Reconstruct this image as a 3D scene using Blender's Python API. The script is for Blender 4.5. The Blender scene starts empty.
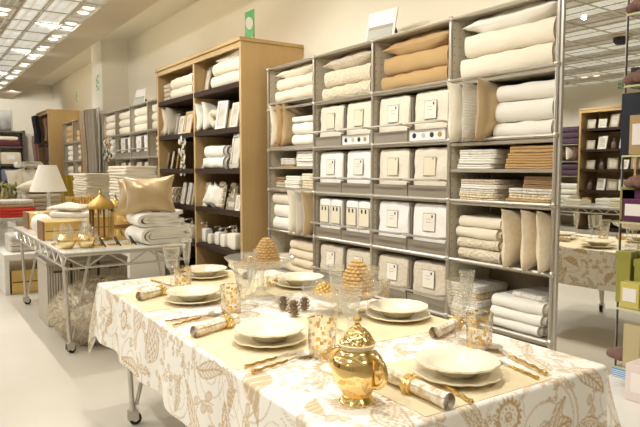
import bpy, math, random
import numpy as np
from mathutils import Vector, Matrix, noise, Euler
PI = math.pi
R = math.radians
random.seed(7)
COL = bpy.context.scene.collection

# ------------------------------------------------------------------ camera model (640x427)
F = 600.0; HZ = 170.0; CH = 1.42
PITCH = math.atan((213.5-HZ)/F); YAW = math.atan(415/math.hypot(F, 213.5-HZ))
cc, ss = math.cos(YAW), math.sin(YAW)
FW = (-cc*math.cos(PITCH), ss*math.cos(PITCH), -math.sin(PITCH)); RT = (ss, cc, 0.)
UP = (-cc*math.sin(PITCH), ss*math.sin(PITCH), math.cos(PITCH))
def at(x, y, X=None, Y=None, Z=None):
    u = x-320; v = 213.5-y
    r = [FW[i]*F+RT[i]*u+UP[i]*v for i in range(3)]
    t = (X/r[0] if X is not None else Y/r[1] if Y is not None else (Z-CH)/r[2])
    return Vector((t*r[0], t*r[1], CH+t*r[2]))

# the shop's fixtures are laid out in a 1 : KS model about the eye point and enlarged by KS when placed
KS = 1.2; FZ = CH-CH/KS      # FZ: floor level in model units
def placed(): return set(o.name for o in bpy.data.objects)
def enlarge(before):
    for o in bpy.data.objects:
        if o.parent is None and o.name not in before:
            l = o.location; o.location = (l.x*KS, l.y*KS, CH+(l.z-CH)*KS); o.scale = [v*KS for v in o.scale]
# ------------------------------------------------------------------ materials
def lin(c):
    return tuple(((v/255)/12.92 if v/255 <= .04045 else ((v/255+.055)/1.055)**2.4) for v in c)+(1,)
MATS = {}
def mat(name, rgb, rough=.6, metal=0, bump=None, var=None, emit=None, sheen=0, spec=.5, fn=None):
    if name in MATS: return MATS[name]
    m = bpy.data.materials.new(name); m.use_nodes = True
    nt = m.node_tree; b = nt.nodes['Principled BSDF']
    b.inputs['Base Color'].default_value = lin(rgb); b.inputs['Roughness'].default_value = rough
    b.inputs['Metallic'].default_value = metal; b.inputs['Specular IOR Level'].default_value = spec
    if sheen: b.inputs['Sheen Weight'].default_value = sheen
    if emit:
        b.inputs['Emission Color'].default_value = lin(emit[0]); b.inputs['Emission Strength'].default_value = emit[1]
    tc = nt.nodes.new('ShaderNodeTexCoord')
    if var:      # (second colour, scale)
        n = nt.nodes.new('ShaderNodeTexNoise'); n.inputs['Scale'].default_value = var[1]; n.inputs['Detail'].default_value = 5
        nt.links.new(tc.outputs['Object'], n.inputs['Vector'])
        cr = nt.nodes.new('ShaderNodeValToRGB'); cr.color_ramp.elements[0].position = .38; cr.color_ramp.elements[1].position = .62
        cr.color_ramp.elements[0].color = lin(rgb); cr.color_ramp.elements[1].color = lin(var[0])
        nt.links.new(n.outputs['Fac'], cr.inputs['Fac']); nt.links.new(cr.outputs['Color'], b.inputs['Base Color'])
    if bump:     # (scale, strength, kind)
        if len(bump) > 2 and bump[2] == 'wave':
            n = nt.nodes.new('ShaderNodeTexWave'); n.inputs['Scale'].default_value = bump[0]; n.inputs['Distortion'].default_value = 1
        elif len(bump) > 2 and bump[2] == 'vor':
            n = nt.nodes.new('ShaderNodeTexVoronoi'); n.inputs['Scale'].default_value = bump[0]
        else:
            n = nt.nodes.new('ShaderNodeTexNoise'); n.inputs['Scale'].default_value = bump[0]; n.inputs['Detail'].default_value = 6
        nt.links.new(tc.outputs['Object'], n.inputs['Vector'])
        bp = nt.nodes.new('ShaderNodeBump'); bp.inputs['Strength'].default_value = bump[1]; bp.inputs['Distance'].default_value = .01
        nt.links.new(n.outputs[0], bp.inputs['Height']); nt.links.new(bp.outputs['Normal'], b.inputs['Normal'])
    if fn: fn(m, nt, b, tc)
    MATS[name] = m
    return m
def wood_fn(c2, sx=26):
    def f(m, nt, b, tc):
        mp = nt.nodes.new('ShaderNodeMapping'); mp.inputs['Scale'].default_value = (sx, sx, 1.2)
        n = nt.nodes.new('ShaderNodeTexNoise'); n.inputs['Scale'].default_value = 1.5; n.inputs['Detail'].default_value = 6
        cr = nt.nodes.new('ShaderNodeMix'); cr.data_type = 'RGBA'
        cr.inputs[6].default_value = b.inputs['Base Color'].default_value; cr.inputs[7].default_value = lin(c2)
        nt.links.new(tc.outputs['Object'], mp.inputs[0]); nt.links.new(mp.outputs[0], n.inputs['Vector'])
        nt.links.new(n.outputs['Fac'], cr.inputs[0]); nt.links.new(cr.outputs[2], b.inputs['Base Color'])
    return f
def glass_mat(name, tint=(250,250,246), gloss=.09, white=.06, bumpS=0, gold=None):
    m = bpy.data.materials.new(name); m.use_nodes = True; nt = m.node_tree; nt.nodes.clear()
    N = nt.nodes.new; L = nt.links.new
    out = N('ShaderNodeOutputMaterial'); tr = N('ShaderNodeBsdfTransparent'); tr.inputs[0].default_value = lin(tint)
    gl = N('ShaderNodeBsdfGlossy'); gl.inputs['Roughness'].default_value = .04
    df = N('ShaderNodeBsdfPrincipled'); df.inputs['Base Color'].default_value = lin((245,242,232)); df.inputs['Roughness'].default_value = .25
    lw = N('ShaderNodeLayerWeight'); lw.inputs['Blend'].default_value = .3
    mr = N('ShaderNodeMapRange'); mr.inputs['To Min'].default_value = gloss; mr.inputs['To Max'].default_value = .7
    L(lw.outputs['Facing'], mr.inputs['Value'])
    m1 = N('ShaderNodeMixShader'); L(mr.outputs[0], m1.inputs[0]); L(tr.outputs[0], m1.inputs[1]); L(gl.outputs[0], m1.inputs[2])
    m2 = N('ShaderNodeMixShader'); m2.inputs[0].default_value = white; L(m1.outputs[0], m2.inputs[1]); L(df.outputs[0], m2.inputs[2])
    tc = N('ShaderNodeTexCoord')
    if bumpS:
        v = N('ShaderNodeTexVoronoi'); v.inputs['Scale'].default_value = bumpS; L(tc.outputs['Object'], v.inputs['Vector'])
        bp = N('ShaderNodeBump'); bp.inputs['Strength'].default_value = .9; bp.inputs['Distance'].default_value = .01
        L(v.outputs['Distance'], bp.inputs['Height']); L(bp.outputs[0], gl.inputs['Normal'])
        mt = N('ShaderNodeMath'); mt.operation = 'LESS_THAN'; mt.inputs[1].default_value = .28; L(v.outputs['Distance'], mt.inputs[0])  # white dots mixed into the glass stand in for bright sparkles
        mm = N('ShaderNodeMath'); mm.operation = 'MULTIPLY_ADD'; mm.inputs[1].default_value = .2; mm.inputs[2].default_value = white
        L(mt.outputs[0], mm.inputs[0]); L(mm.outputs[0], m2.inputs[0])
    last = m2
    if gold:
        g = N('ShaderNodeBsdfPrincipled'); g.inputs['Base Color'].default_value = lin((228,184,96)); g.inputs['Metallic'].default_value = .6; g.inputs['Roughness'].default_value = .25
        v = N('ShaderNodeTexVoronoi'); v.inputs['Scale'].default_value = gold; v.distance = 'CHEBYCHEV'; L(tc.outputs['Object'], v.inputs['Vector'])
        a = N('ShaderNodeMath'); a.operation = 'LESS_THAN'; a.inputs[1].default_value = .36; L(v.outputs['Distance'], a.inputs[0])
        sp = N('ShaderNodeSeparateColor'); L(v.outputs['Color'], sp.inputs[0])
        c = N('ShaderNodeMath'); c.operation = 'GREATER_THAN'; c.inputs[1].default_value = .42; L(sp.outputs[0], c.inputs[0])
        d = N('ShaderNodeMath'); d.operation = 'MULTIPLY'; L(a.outputs[0], d.inputs[0]); L(c.outputs[0], d.inputs[1])
        m3 = N('ShaderNodeMixShader'); L(d.outputs[0], m3.inputs[0]); L(m2.outputs[0], m3.inputs[1]); L(g.outputs[0], m3.inputs[2]); last = m3
    L(last.outputs[0], out.inputs[0]); MATS[name] = m
    return m

wallm = mat('wall_paint', (226,219,200), .8, bump=(60,.03))
soffm = mat('soffit_paint', (214,200,174), .8)
floorm = mat('floor_resin', (212,204,188), .32, var=((207,199,182), 1.1), bump=(3,.02))
chrome = mat('chrome', (200,194,182), .3, .8)
steel = mat('brushed_steel', (206,201,190), .38, .7)
shelfgrey = mat('shelf_grey', (160,150,132), .45, .1)
bingrey = mat('bin_grey', (146,136,119), .42, .1)
backtaupe = mat('back_panel_taupe', (164,149,124), .6)
def perf_fn(m, nt, b, tc):
    sep = nt.nodes.new('ShaderNodeSeparateXYZ'); nt.links.new(tc.outputs['Object'], sep.inputs[0])
    def cell(o):
        a = nt.nodes.new('ShaderNodeMath'); a.operation = 'MULTIPLY'; a.inputs[1].default_value = 1/.05; nt.links.new(o, a.inputs[0])
        f = nt.nodes.new('ShaderNodeMath'); f.operation = 'FRACT'; nt.links.new(a.outputs[0], f.inputs[0])
        s = nt.nodes.new('ShaderNodeMath'); s.operation = 'SUBTRACT'; s.inputs[1].default_value = .5; nt.links.new(f.outputs[0], s.inputs[0])
        p = nt.nodes.new('ShaderNodeMath'); p.operation = 'POWER'; p.inputs[1].default_value = 2; nt.links.new(s.outputs[0], p.inputs[0]); return p.outputs[0]
    ad = nt.nodes.new('ShaderNodeMath'); ad.operation = 'ADD'
    nt.links.new(cell(sep.outputs[1]), ad.inputs[0]); nt.links.new(cell(sep.outputs[2]), ad.inputs[1])
    lt = nt.nodes.new('ShaderNodeMath'); lt.operation = 'LESS_THAN'; lt.inputs[1].default_value = .006; nt.links.new(ad.outputs[0], lt.inputs[0])
    mx = nt.nodes.new('ShaderNodeMix'); mx.data_type = 'RGBA'; mx.inputs[6].default_value = b.inputs['Base Color'].default_value; mx.inputs[7].default_value = lin((120,110,95))
    nt.links.new(lt.outputs[0], mx.inputs[0]); nt.links.new(mx.outputs[2], b.inputs['Base Color'])
panelm = mat('perforated_cream_panel', (226,217,194), .5, fn=perf_fn)
oak = mat('oak', (196,167,115), .5, fn=wood_fn((180,149,98)))
darkshelf = mat('dark_shelf', (58,44,34), .7, spec=.15)
white = mat('white_paint', (238,234,224), .45)
mirrorm = mat('mirror_silver', (236,236,232), .01, 1)
gold = mat('polished_gold', (246,214,146), .12, 1)
palegold = mat('pale_gold', (250,226,172), .18, .9)
goldsoft = mat('satin_gold', (232,200,126), .32, .85, bump=(90,.15))
brass = mat('brass', (184,150,82), .3, .95, bump=(120,.4,'vor'))
silver = mat('silver', (224,217,203), .34, .85)
gilt = mat('gold_cutlery', (232,200,128), .2, 1)
ivory = mat('ivory_porcelain', (240,229,200), .22)
black = mat('black_plastic', (18,17,17), .4)
cardm = mat('card', (238,235,228), .5)
paleglass = glass_mat('clear_glass', (255,255,253), gloss=.04, white=.02)
crystal = glass_mat('cut_crystal', (255,255,253), gloss=.06, white=.04, bumpS=95)
goldglass = glass_mat('gold_mosaic_glass', (255,255,252), gloss=.04, white=.03, gold=75)
tabletop_glass = mat('frosted_table_glass', (232,230,220), .18)
lampshade = mat('lamp_shade_fabric', (244,238,224), .8, emit=((255,244,222), .25))
FAB = {}
def fab(name, rgb, bump=(140,.35), var=None, rough=.85, sheen=.15):
    FAB[name] = mat('fabric_'+name, rgb, rough, bump=bump, var=var, sheen=sheen); return FAB[name]
fab('white', (240,235,222)); fab('cream', (234,222,198)); fab('ivory', (237,227,205)); fab('quilted cream', (230,218,192), bump=(60,1.0,'vor'), var=((214,200,170), 60))
fab('patterned cream', (232,216,180), var=((244,236,214), 70), bump=(70,.6)); fab('beige', (222,204,172), var=((228,212,182), 50)); fab('golden tan', (203,166,108), bump=(80,.5,'wave'))
fab('tan', (192,154,100)); fab('taupe', (186,170,146), var=((206,192,168), 60)); fab('brown', (156,122,80)); fab('grey print', (196,188,174), var=((236,230,216), 90))
fab('gold print', (238,230,208), var=((206,176,120), 70)); fab('red', (214,62,40)); fab('maroon', (92,34,42)); fab('plum', (84,62,78)); fab('navy', (38,38,58)); fab('rose brown', (122,88,78))
fab('satin', (196,170,126), bump=(6,.12), rough=.34, sheen=.5)
FAB['satin'].node_tree.nodes['Principled BSDF'].inputs['Metallic'].default_value = .4; fab('linen', (226,209,168), bump=(220,.3)); fab('pale stripe', (236,228,208), bump=(34,.9,'wave')); fab('fleece', (226,212,184), bump=(90,1.2))
fab('mustard', (178,150,40)); fab('grey throw', (166,156,140)); fab('blue grey', (120,124,146))
shagm = fab('shag', (228,216,194), bump=(60,.5), var=((206,192,166), 25))

# ------------------------------------------------------------------ mesh builder
class MB:
    def __init__(s): s.v = []; s.f = []; s.mi = []; s.m = 0; s.T = Matrix()
    def add(s, vs, fs):
        b = len(s.v); s.v += [tuple(s.T @ Vector(v)) for v in vs]
        s.f += [tuple(b+i for i in f) for f in fs]; s.mi += [s.m]*len(fs); return s
    def box(s, x0, x1, y0, y1, z0, z1):
        return s.add([(x0,y0,z0),(x1,y0,z0),(x1,y1,z0),(x0,y1,z0),(x0,y0,z1),(x1,y0,z1),(x1,y1,z1),(x0,y1,z1)],
                     [(0,3,2,1),(4,5,6,7),(0,1,5,4),(1,2,6,5),(2,3,7,6),(3,0,4,7)])
    def tube(s, pts, r, n=8, caps=True, r1=None):
        pts = [Vector(p) for p in pts]; k = len(pts); vs = []; fs = []; prev = None
        for i, p in enumerate(pts):
            d = (pts[min(i+1,k-1)]-pts[max(i-1,0)]).normalized()
            a = prev if prev is not None else (Vector((0,0,1)) if abs(d.z) < .9 else Vector((1,0,0)))
            a = (a-d*a.dot(d)).normalized(); prev = a; b = d.cross(a)
            rr = r if r1 is None else r+(r1-r)*i/max(1,k-1)
            vs += [p+(a*math.cos(2*PI*j/n)+b*math.sin(2*PI*j/n))*rr for j in range(n)]
        for i in range(k-1):
            for j in range(n): fs.append((i*n+j, i*n+(j+1)%n, (i+1)*n+(j+1)%n, (i+1)*n+j))
        if caps: fs.append(tuple(range(n-1,-1,-1))); fs.append(tuple((k-1)*n+j for j in range(n)))
        return s.add(vs, fs)
    def lathe(s, prof, n=24, rf=None, c=(0,0,0)):
        vs = []; fs = []; k = len(prof)
        for i, (r, z) in enumerate(prof):
            for j in range(n):
                t = 2*PI*j/n; q = r*(rf(t, z, r) if rf else 1)
                vs.append((c[0]+q*math.cos(t), c[1]+q*math.sin(t), c[2]+z))
        for i in range(k-1):
            for j in range(n): fs.append((i*n+j, i*n+(j+1)%n, (i+1)*n+(j+1)%n, (i+1)*n+j))
        if prof[0][0] > 1e-4: fs.append(tuple(range(n-1,-1,-1)))
        if prof[-1][0] > 1e-4: fs.append(tuple((k-1)*n+j for j in range(n)))
        return s.add(vs, fs)
    def openlathe(s, prof, n=24, rf=None):
        vs = []; fs = []; k = len(prof)
        for i, (r, z) in enumerate(prof):
            for j in range(n):
                t = 2*PI*j/n; q = r*(rf(t, z, r) if rf else 1); vs.append((q*math.cos(t), q*math.sin(t), z))
        for i in range(k-1):
            for j in range(n): fs.append((i*n+j, i*n+(j+1)%n, (i+1)*n+(j+1)%n, (i+1)*n+j))
        return s.add(vs, fs)
    def ball(s, c, r, n=10, sc=(1,1,1)):
        pr = [(max(1e-5, math.sin(PI*i/n)*r), -math.cos(PI*i/n)*r) for i in range(n+1)]
        T = s.T.copy(); s.T = T @ Matrix.Translation(c) @ Matrix.Diagonal((*sc,1)); s.lathe(pr, n+2); s.T = T; return s
    def grid(s, fn, nu, nv, closed=False):
        vs = [fn(i/(nu-1), j/(nv-1)) for j in range(nv) for i in range(nu)]
        fs = [(j*nu+i, j*nu+i+1, (j+1)*nu+i+1, (j+1)*nu+i) for j in range(nv-1) for i in range(nu-1)]
        return s.add(vs, fs)
    def mesh(s, name, mats, smooth=35):
        me = bpy.data.meshes.new(name); me.from_pydata(s.v, [], s.f)
        for m in (mats if isinstance(mats, (list, tuple)) else [mats]): me.materials.append(m)
        for p, i in zip(me.polygons, s.mi): p.material_index = i
        me.polygons.foreach_set('use_smooth', [bool(smooth)]*len(me.polygons))
        me.validate(); me.update()
        if smooth: me.set_sharp_from_angle(angle=R(smooth))
        return me
CACHE = {}
def cached(key, fn):
    if key not in CACHE: CACHE[key] = fn()
    return CACHE[key]
def ob(name, data, parent=None, loc=(0,0,0), rot=(0,0,0), sc=(1,1,1), bev=0):
    o = bpy.data.objects.new(name, data); COL.objects.link(o); o.parent = parent
    o.location = loc; o.rotation_euler = rot; o.scale = sc
    if bev:
        b = o.modifiers.new('bevel', 'BEVEL'); b.width = bev; b.segments = 2; b.limit_method = 'ANGLE'
    return o
LABS = []
def tag(o, label, cat, group=None):
    o['label'] = label; o['category'] = cat
    if group: o['group'] = group
    LABS.append(label); return o
def thing(name, label, cat, loc=(0,0,0), rot=(0,0,0), group=None, sc=(1,1,1)):
    return tag(ob(name, None, None, loc, rot, sc), label, cat, group)
def struct(name, mb, m, smooth=35):
    o = ob(name, mb.mesh(name, m, smooth)); o['kind'] = 'structure'; return o
def wob(v, a, f, seed=0):
    n = noise.noise_vector(Vector(v)*f+Vector((seed*3.1, seed*1.7, seed)))
    return (v[0]+n.x*a, v[1]+n.y*a, v[2]+n.z*a)

# ------------------------------------------------------------------ soft goods
def pillow_mesh(w, d, t, m, seed=0, n=26, pk=.13):
    b = MB(); pw = .5
    for sgn in (1, -1):
        def f(u, v):
            u = 2*u-1; v = 2*v-1; u = math.copysign(abs(u)**.75, u); v = math.copysign(abs(v)**.75, v)
            x = w/2*u*(1-pk*(1-v*v)); y = d/2*v*(1-pk*(1-u*u))
            z = sgn*t/2*((1-u*u)*(1-v*v))**pw
            q = wob((x, y, z), .014*((1-u*u)*(1-v*v))**.3 + .004, 9, seed)
            return (q[0], q[1], q[2] if abs(u) < .999 and abs(v) < .999 else 0)
        if sgn > 0: b.grid(f, n, n)
        else: b.grid(lambda u, v: f(1-u, v), n, n)
    return b.mesh('pillow', m, 80)
def fold_mesh(w, d, h, m, lobes=1, seed=0, spiral=True, amp=.006, roll=False):
    # cross-section (Y,Z) swept along X; folded edges bulge as lobes at the front
    sec = []
    for k in range(lobes):
        hh = h/lobes; nn = 9 if lobes == 1 else 6
        rr = min(hh*.5, .05)
        for i in range(nn+1):
            a = -PI/2+PI*i/nn
            sec.append((-d/2+rr-rr*math.cos(a)**.8 if math.cos(a) > 0 else -d/2+rr, hh*k+hh/2+hh/2*math.sin(a)))
    for i in range(1, 5): sec.append((-d/2+.05+(d-.1)*i/5, h*(1+.03*math.sin(PI*i/5))))
    for i in range(7):
        a = PI/2-PI*i/6; sec.append((d/2-min(h/2,.05)+min(h/2,.05)*math.cos(a), h/2+h/2*math.sin(a)))
    for i in range(1, 5): sec.append((d/2-.05-(d-.1)*i/5, 0))
    n = len(sec); nx = max(8, int(w/.045)); cy = 0; cz = h/2
    rings = [(-w/2, .0, .0)]
    ends = [.2, .38, .42, .6, .64, .82, .86, 1.0] if spiral else [.5, .8, .93, 1.0]
    offs = [.02, .0, .02, .0, .022, .0, .022, .012] if spiral else [0, 0, .004, .016]
    rl = [(-w/2+o, e) for e, o in zip(ends, offs)] + [(-w/2+.03+(w-.06)*i/nx, 1.0+.015*math.sin(i*1.3+seed)) for i in range(nx+1)] + [(w/2-o, e) for e, o in zip(reversed(ends), reversed(offs))]
    vs = []; fs = []
    for x, s in rl:
        for (y, z) in sec:
            q = wob((x, y*s if s < .97 else y, cz+(z-cz)*s), amp, 11, seed); vs.append((q[0], q[1], max(0, q[2])))
    for i in range(len(rl)-1):
        for j in range(n): fs.append((i*n+j, (i+1)*n+j, (i+1)*n+(j+1)%n, i*n+(j+1)%n))
    fs.append(tuple(range(n))); fs.append(tuple((len(rl)-1)*n+j for j in range(n-1, -1, -1)))
    return MB().add(vs, fs).mesh('fold', m, 60)
def softbox_mesh(w, d, h, m, p=7, n=12, amp=.006, seed=0):
    b = MB()
    for ax in range(3):
        for sg in (1, -1):
            def f(u, v):
                u = 2*u-1; v = 2*v-1; q = [0, 0, 0]; q[ax] = sg; q[(ax+1)%3] = u*sg; q[(ax+2)%3] = v
                k = (abs(q[0])**p+abs(q[1])**p+abs(q[2])**p)**(1/p)
                return wob((q[0]/k*w/2, q[1]/k*d/2, q[2]/k*h/2+h/2), amp, 12, seed)
            b.grid(f, n, n)
    return b.mesh('softbox', m, 60)
cnt = [0]
def quilt(label, w, d, h, f, loc, name='folded_quilt', cat='quilt', group=None, lobes=1, rz=0, spiral=True, amp=.006, v=2):
    cnt[0] += 1; sd = cnt[0] % v
    me = cached(('q', w, d, h, f, lobes, sd, spiral, amp), lambda: fold_mesh(w, d, h, FAB[f], lobes, sd+1, spiral, amp))
    return tag(ob(name, me, None, loc, (0, 0, rz)), label, cat, group)
def pillow(label, w, d, t, f, loc, rot=(0,0,0), group=None, name='pillow', cat='pillow'):
    cnt[0] += 1; sd = cnt[0] % 3
    me = cached(('p', w, d, t, f, sd), lambda: pillow_mesh(w, d, t, FAB[f], sd))
    return tag(ob(name, me, None, loc, rot), label, cat, group)
ORD = {1: ['only'], 2: ['lower', 'upper'], 3: ['lowest', 'middle', 'topmost'], 4: ['lowest', 'second lowest', 'second highest', 'topmost'],
       5: ['lowest', 'second lowest', 'middle', 'second highest', 'topmost']}
def stack(cx, yf, z, w, d, items, kind, where, group, name, cat, lobes=1, dx=.0, spiral=True):
    """items: list of (height, fabric) from the bottom; where: short place phrase"""
    n = len(items)
    for i, (h, f) in enumerate(items):
        j = random.uniform(-1, 1)*.013
        quilt(f'{f} {kind}, {ORD[n][i]} of {where}' if n > 1 else f'{f} {kind} {where}', w, d, h, f,
              (cx+j+dx*i, yf+d/2+abs(j), z), name, cat, group, lobes, j*2, spiral, .006 if h > .06 else .003)
        z += h
    return z
# ------------------------------------------------------------------ the room
XL, XR, YB, YF, HC, HV = -17.0, 3.2, 3.24, -6.2, 3.2, 3.62
struct('floor', MB().box(XL*KS-.1, XR*KS+.1, YF*KS-.1, YB*KS+.1, -.1, 0), floorm)
_b = placed()
struct('wall_back', MB().box(XL, XR, YB, YB+.1, FZ, HV+.1), wallm)
struct('wall_front', MB().box(XL, XR, YF-.1, YF, FZ, HC+.1), wallm)
struct('wall_left', MB().box(XL-.1, XL, YF, YB, FZ, HV+.1), wallm)
struct('wall_right', MB().box(XR, XR+.1, YF, YB, FZ, HV+.1), wallm)
struct('trim_1', MB().box(XL, XR, 1.84, 2.27, HC, HC+.06).box(XL, XR, 2.275, 2.30, HC+.02, HV), soffm)            # soffit
struct('trim_2', MB().box(XL, XR, 2.2, YB, HV, HV+.1), wallm)                                           # cove above the shelving
struct('trim_4', MB().box(-11.2, -10.53, 2.8, YB, FZ, HV), mat('pilaster_paint', (232,227,212), .75))         # pilaster
# luminous ceiling : strips of translucent tiles with louvre strips between them
def tile_fn(c1, c2, sx, sy, e):
    def f(m, nt, b, tc):
        br = nt.nodes.new('ShaderNodeTexBrick'); br.offset = 0; br.inputs['Scale'].default_value = 1
        br.inputs['Brick Width'].default_value = sx; br.inputs['Row Height'].default_value = sy; br.inputs['Mortar Size'].default_value = .012
        br.inputs['Color1'].default_value = lin(c1); br.inputs['Color2'].default_value = lin(c2); br.inputs['Mortar'].default_value = lin((196,190,176))
        nt.links.new(tc.outputs['Object'], br.inputs['Vector']); nt.links.new(br.outputs['Color'], b.inputs['Base Color'])
        nt.links.new(br.outputs['Color'], b.inputs['Emission Color']); b.inputs['Emission Strength'].default_value = e
    return f
CE = 2.0
tilem = mat('luminous_tile', (220,220,210), .7, fn=tile_fn((228,229,222), (217,217,210), .3, .11, CE*.5))
louvm = mat('louvre_tile', (150,142,126), .6, fn=tile_fn((184,178,166), (142,132,116), .16, .075, CE*.2))
spotband = mat('spot_band_tile', (176,172,160), .6, fn=tile_fn((200,198,188), (176,170,156), .42, .3, CE*.3))
railm = mat('ceiling_rail', (206,196,176), .5)
cb = MB(); lb = MB(); sb = MB(); rb = MB()
y = 1.84; first = True
while y > YF:
    seg = [('s', .21), ('r', .02), ('t', .24), ('l', .05), ('t', .20), ('r', .02), ('l', .30), ('r', .02)]
    for k, wd in seg:
        y1 = y; y0 = max(YF, y-wd)
        {'s': sb, 'r': rb, 't': cb, 'l': lb}[k].box(XL, XR, y0, y1, HC+(0 if k != 'r' else -.015), HC+.05); y = y0
        if y <= YF: break
for nm, bb, mm in (('ceiling', cb, tilem), ('trim_5', lb, louvm), ('trim_6', sb, spotband), ('trim_7', rb, railm)): struct(nm, bb, mm, None)
# cross members every 0.6 m (the lattice seen in the mirror)
xb = MB()
for i in range(34): xb.box(XL+i*.6, XL+i*.6+.018, YF, 1.84, HC-.012, HC+.01)
struct('trim_8', xb, railm, None)

# recessed spotlights seen at the left of the ceiling
lampm = mat('lit_lamp', (255,250,238), .5, emit=((255,240,214), 4))
def ceiling_spot(X, Y, label):
    t = thing('ceiling_spotlight', label, 'spotlight', (X, Y, HC), group='recessed ceiling spotlights')
    hb = MB(); hb.box(-.26, .26, -.1, -.085, -.02, .0); hb.box(-.26, .26, .085, .1, -.02, 0); hb.box(-.26, -.24, -.1, .1, -.02, 0); hb.box(.24, .26, -.1, .1, -.02, 0)
    ob('housing', cached('sph', lambda: hb.mesh('housing', white)), t)
    for s in (-.12, .12):
        ob('lamp', cached('spl', lambda: MB().lathe([(.0001,-.012),(.04,-.012),(.058,-.004),(.062,0)], 18).mesh('lamp', lampm)), t, (s, 0, -.004))
names = ['nearest to the camera', 'second from the camera', 'third from the camera', 'fourth from the camera', 'fifth from the camera', 'sixth from the camera', 'seventh from the camera', 'eighth from the camera', 'ninth from the camera', 'tenth from the camera']
for i in range(10):
    ceiling_spot(-7.12-i*.84, 1.735, f'twin recessed spotlight in the row beside the soffit, {names[i]}')
for i in range(4):
    ceiling_spot(-7.7-i*1.5, .98, f'twin recessed spotlight in the second ceiling row, {names[i]}')
for i, (X, Y) in enumerate(((-6.6,-5.2),(-7.9,-5.2))):
    ceiling_spot(X, Y, 'twin recessed spotlight reflected in the mirror, ' + ('above the oak bookcase' if i == 0 else 'further left'))
c = thing('dome_camera', 'black security dome camera on the ceiling, seen in the mirror', 'security camera', (-4.4,-2.3,HC))
ob('base', MB().lathe([(.12,-.03),(.14,-.02),(.14,0)], 20).mesh('base', mat('beige_plastic', (206,186,156), .5)), c)
ob('dome', MB().lathe([(.0001,-.13),(.06,-.12),(.095,-.08),(.1,-.03)], 20).mesh('dome', black), c)

# green signs
green = mat('sign_green', (58,160,84), .4)
def sign(label, loc, w, h, kind, rz=0):
    t = thing('emergency_sign', label, 'sign', loc, (0,0,rz))
    if kind == 'disc':
        ob('panel', MB().box(-w/2, w/2, -.006, 0, 0, h).mesh('panel', green), t)
        b = MB(); b.T = Matrix.Translation((0,-.008,h*.6)) @ Matrix.Rotation(PI/2, 4, 'X'); b.lathe([(.0001,.002),(w*.36,.002),(w*.36,-.002)], 24, rf=lambda a, z, r: 1+.15*math.cos(2*a+1)); b.T = Matrix()
        b.box(-w*.42, w*.1, -.008, -.005, h*.06, h*.13).box(w*.14, w*.4, -.008, -.005, h*.06, h*.13)
        ob('symbol', b.mesh('symbol', cardm), t)
    else:
        ob('backing', MB().box(-w/2, w/2, -.006, 0, 0, h).mesh('backing', mat('pale_sign', (226,230,214), .5)), t)
        b = MB(); rr = random.Random(3)
        n = 5
        for k in range(n):
            z = h*(.05+.92*k/n); q = h/n*.7
            b.box(-w*.4, w*.4, -.009, -.006, z, z+q*.28)
            if k % 2: b.box(-w*.4, -w*.12, -.009, -.006, z+q*.28, z+q)
            else: b.box(w*.05, w*.4, -.009, -.006, z+q*.45, z+q)
            if k == 2: b.box(-w*.4, w*.4, -.009, -.006, z+q*.72, z+q)
        ob('lettering', b.mesh('lettering', green), t)
sign('green emergency sign with a pale disc on the wall above the oak bookcase', (at(250,25,Y=YB).x, YB-.002, at(250,42,Y=YB).z), .21, .34, 'disc')
p = at(98,91,Y=2.8); sign('narrow green lettered sign on the white pilaster', (p.x, 2.798, p.z), .2, at(98,74,Y=2.8).z-p.z, 'text')
p = at(77.5,103,Y=YB); sign('narrow green lettered sign on the wall beyond the pilaster', (p.x, YB-.002, p.z), .2, at(77.5,90,Y=YB).z-p.z, 'text')

p = at(621,89,Y=11.77); sign('narrow green lettered sign across the shop, seen in the mirror', (p.x, YF+.002, p.z), .17, .2, 'text', PI)
# ------------------------------------------------------------------ metal shelving (bays A-D)
XP = [-4.865, -4.115, -3.365, -2.62, -1.88]; YS = 2.78; YR = 3.18
def joint(b, p): b.ball(p, .021, 8)
def metal_shelving(label, xs, levels, top, shelfz, perf=True, group=None):
    t = thing('metal_shelving', label, 'shelving', (xs[0], YS, 0), group=group)
    x0 = xs[0]
    for x in xs:
        for y in (YS, YR):
            b = MB().tube([(x-x0, y-YS, FZ), (x-x0, y-YS, top)], .0125, 8)
            for z in levels+[top]: joint(b, (x-x0, y-YS, z))
            ob('post', b.mesh('post', chrome), t)
    for i in range(len(xs)-1):
        for z in levels+[top]:
            ob('rail', cached(('rail', round(xs[i+1]-xs[i],3)), lambda: MB().tube([(0,0,0),(xs[i+1]-xs[i],0,0)], .011, 8).mesh('rail', chrome)), t, (xs[i]-x0, 0, z))
        ob('back_panel', MB().box(xs[i]-x0+.01, xs[i+1]-x0-.01, YR-YS-.01, YR-YS, levels[0], top).mesh('back_panel', backtaupe), t)
        ob('top_panel', MB().box(xs[i]-x0+.01, xs[i+1]-x0-.01, .0, YR-YS, top-.008, top+.004).mesh('top_panel', shelfgrey), t)
        for z in shelfz[i]:
            ob('shelf', MB().box(xs[i]-x0+.008, xs[i+1]-x0-.008, 0, YR-YS, z-.02, z).mesh('shelf', shelfgrey), t, bev=.003)
    for x in xs:
        ob('side_panel', MB().box(x-x0-.006, x-x0+.006, .012, YR-YS-.012, levels[0], top-.01).mesh('side_panel', panelm), t)
    return t
LV = [.29, .505, .87, 1.235, 1.6, 1.965]; TOP = 2.335
SH = metal_shelving('tall chrome and grey metal shelving unit of four bays against the wall', XP, LV, TOP,
    [[.29,.5,.872,1.26,1.448,1.63,2.03], LV, LV, [.29,.5,.872,1.228,1.425,1.585,1.95]])
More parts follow.
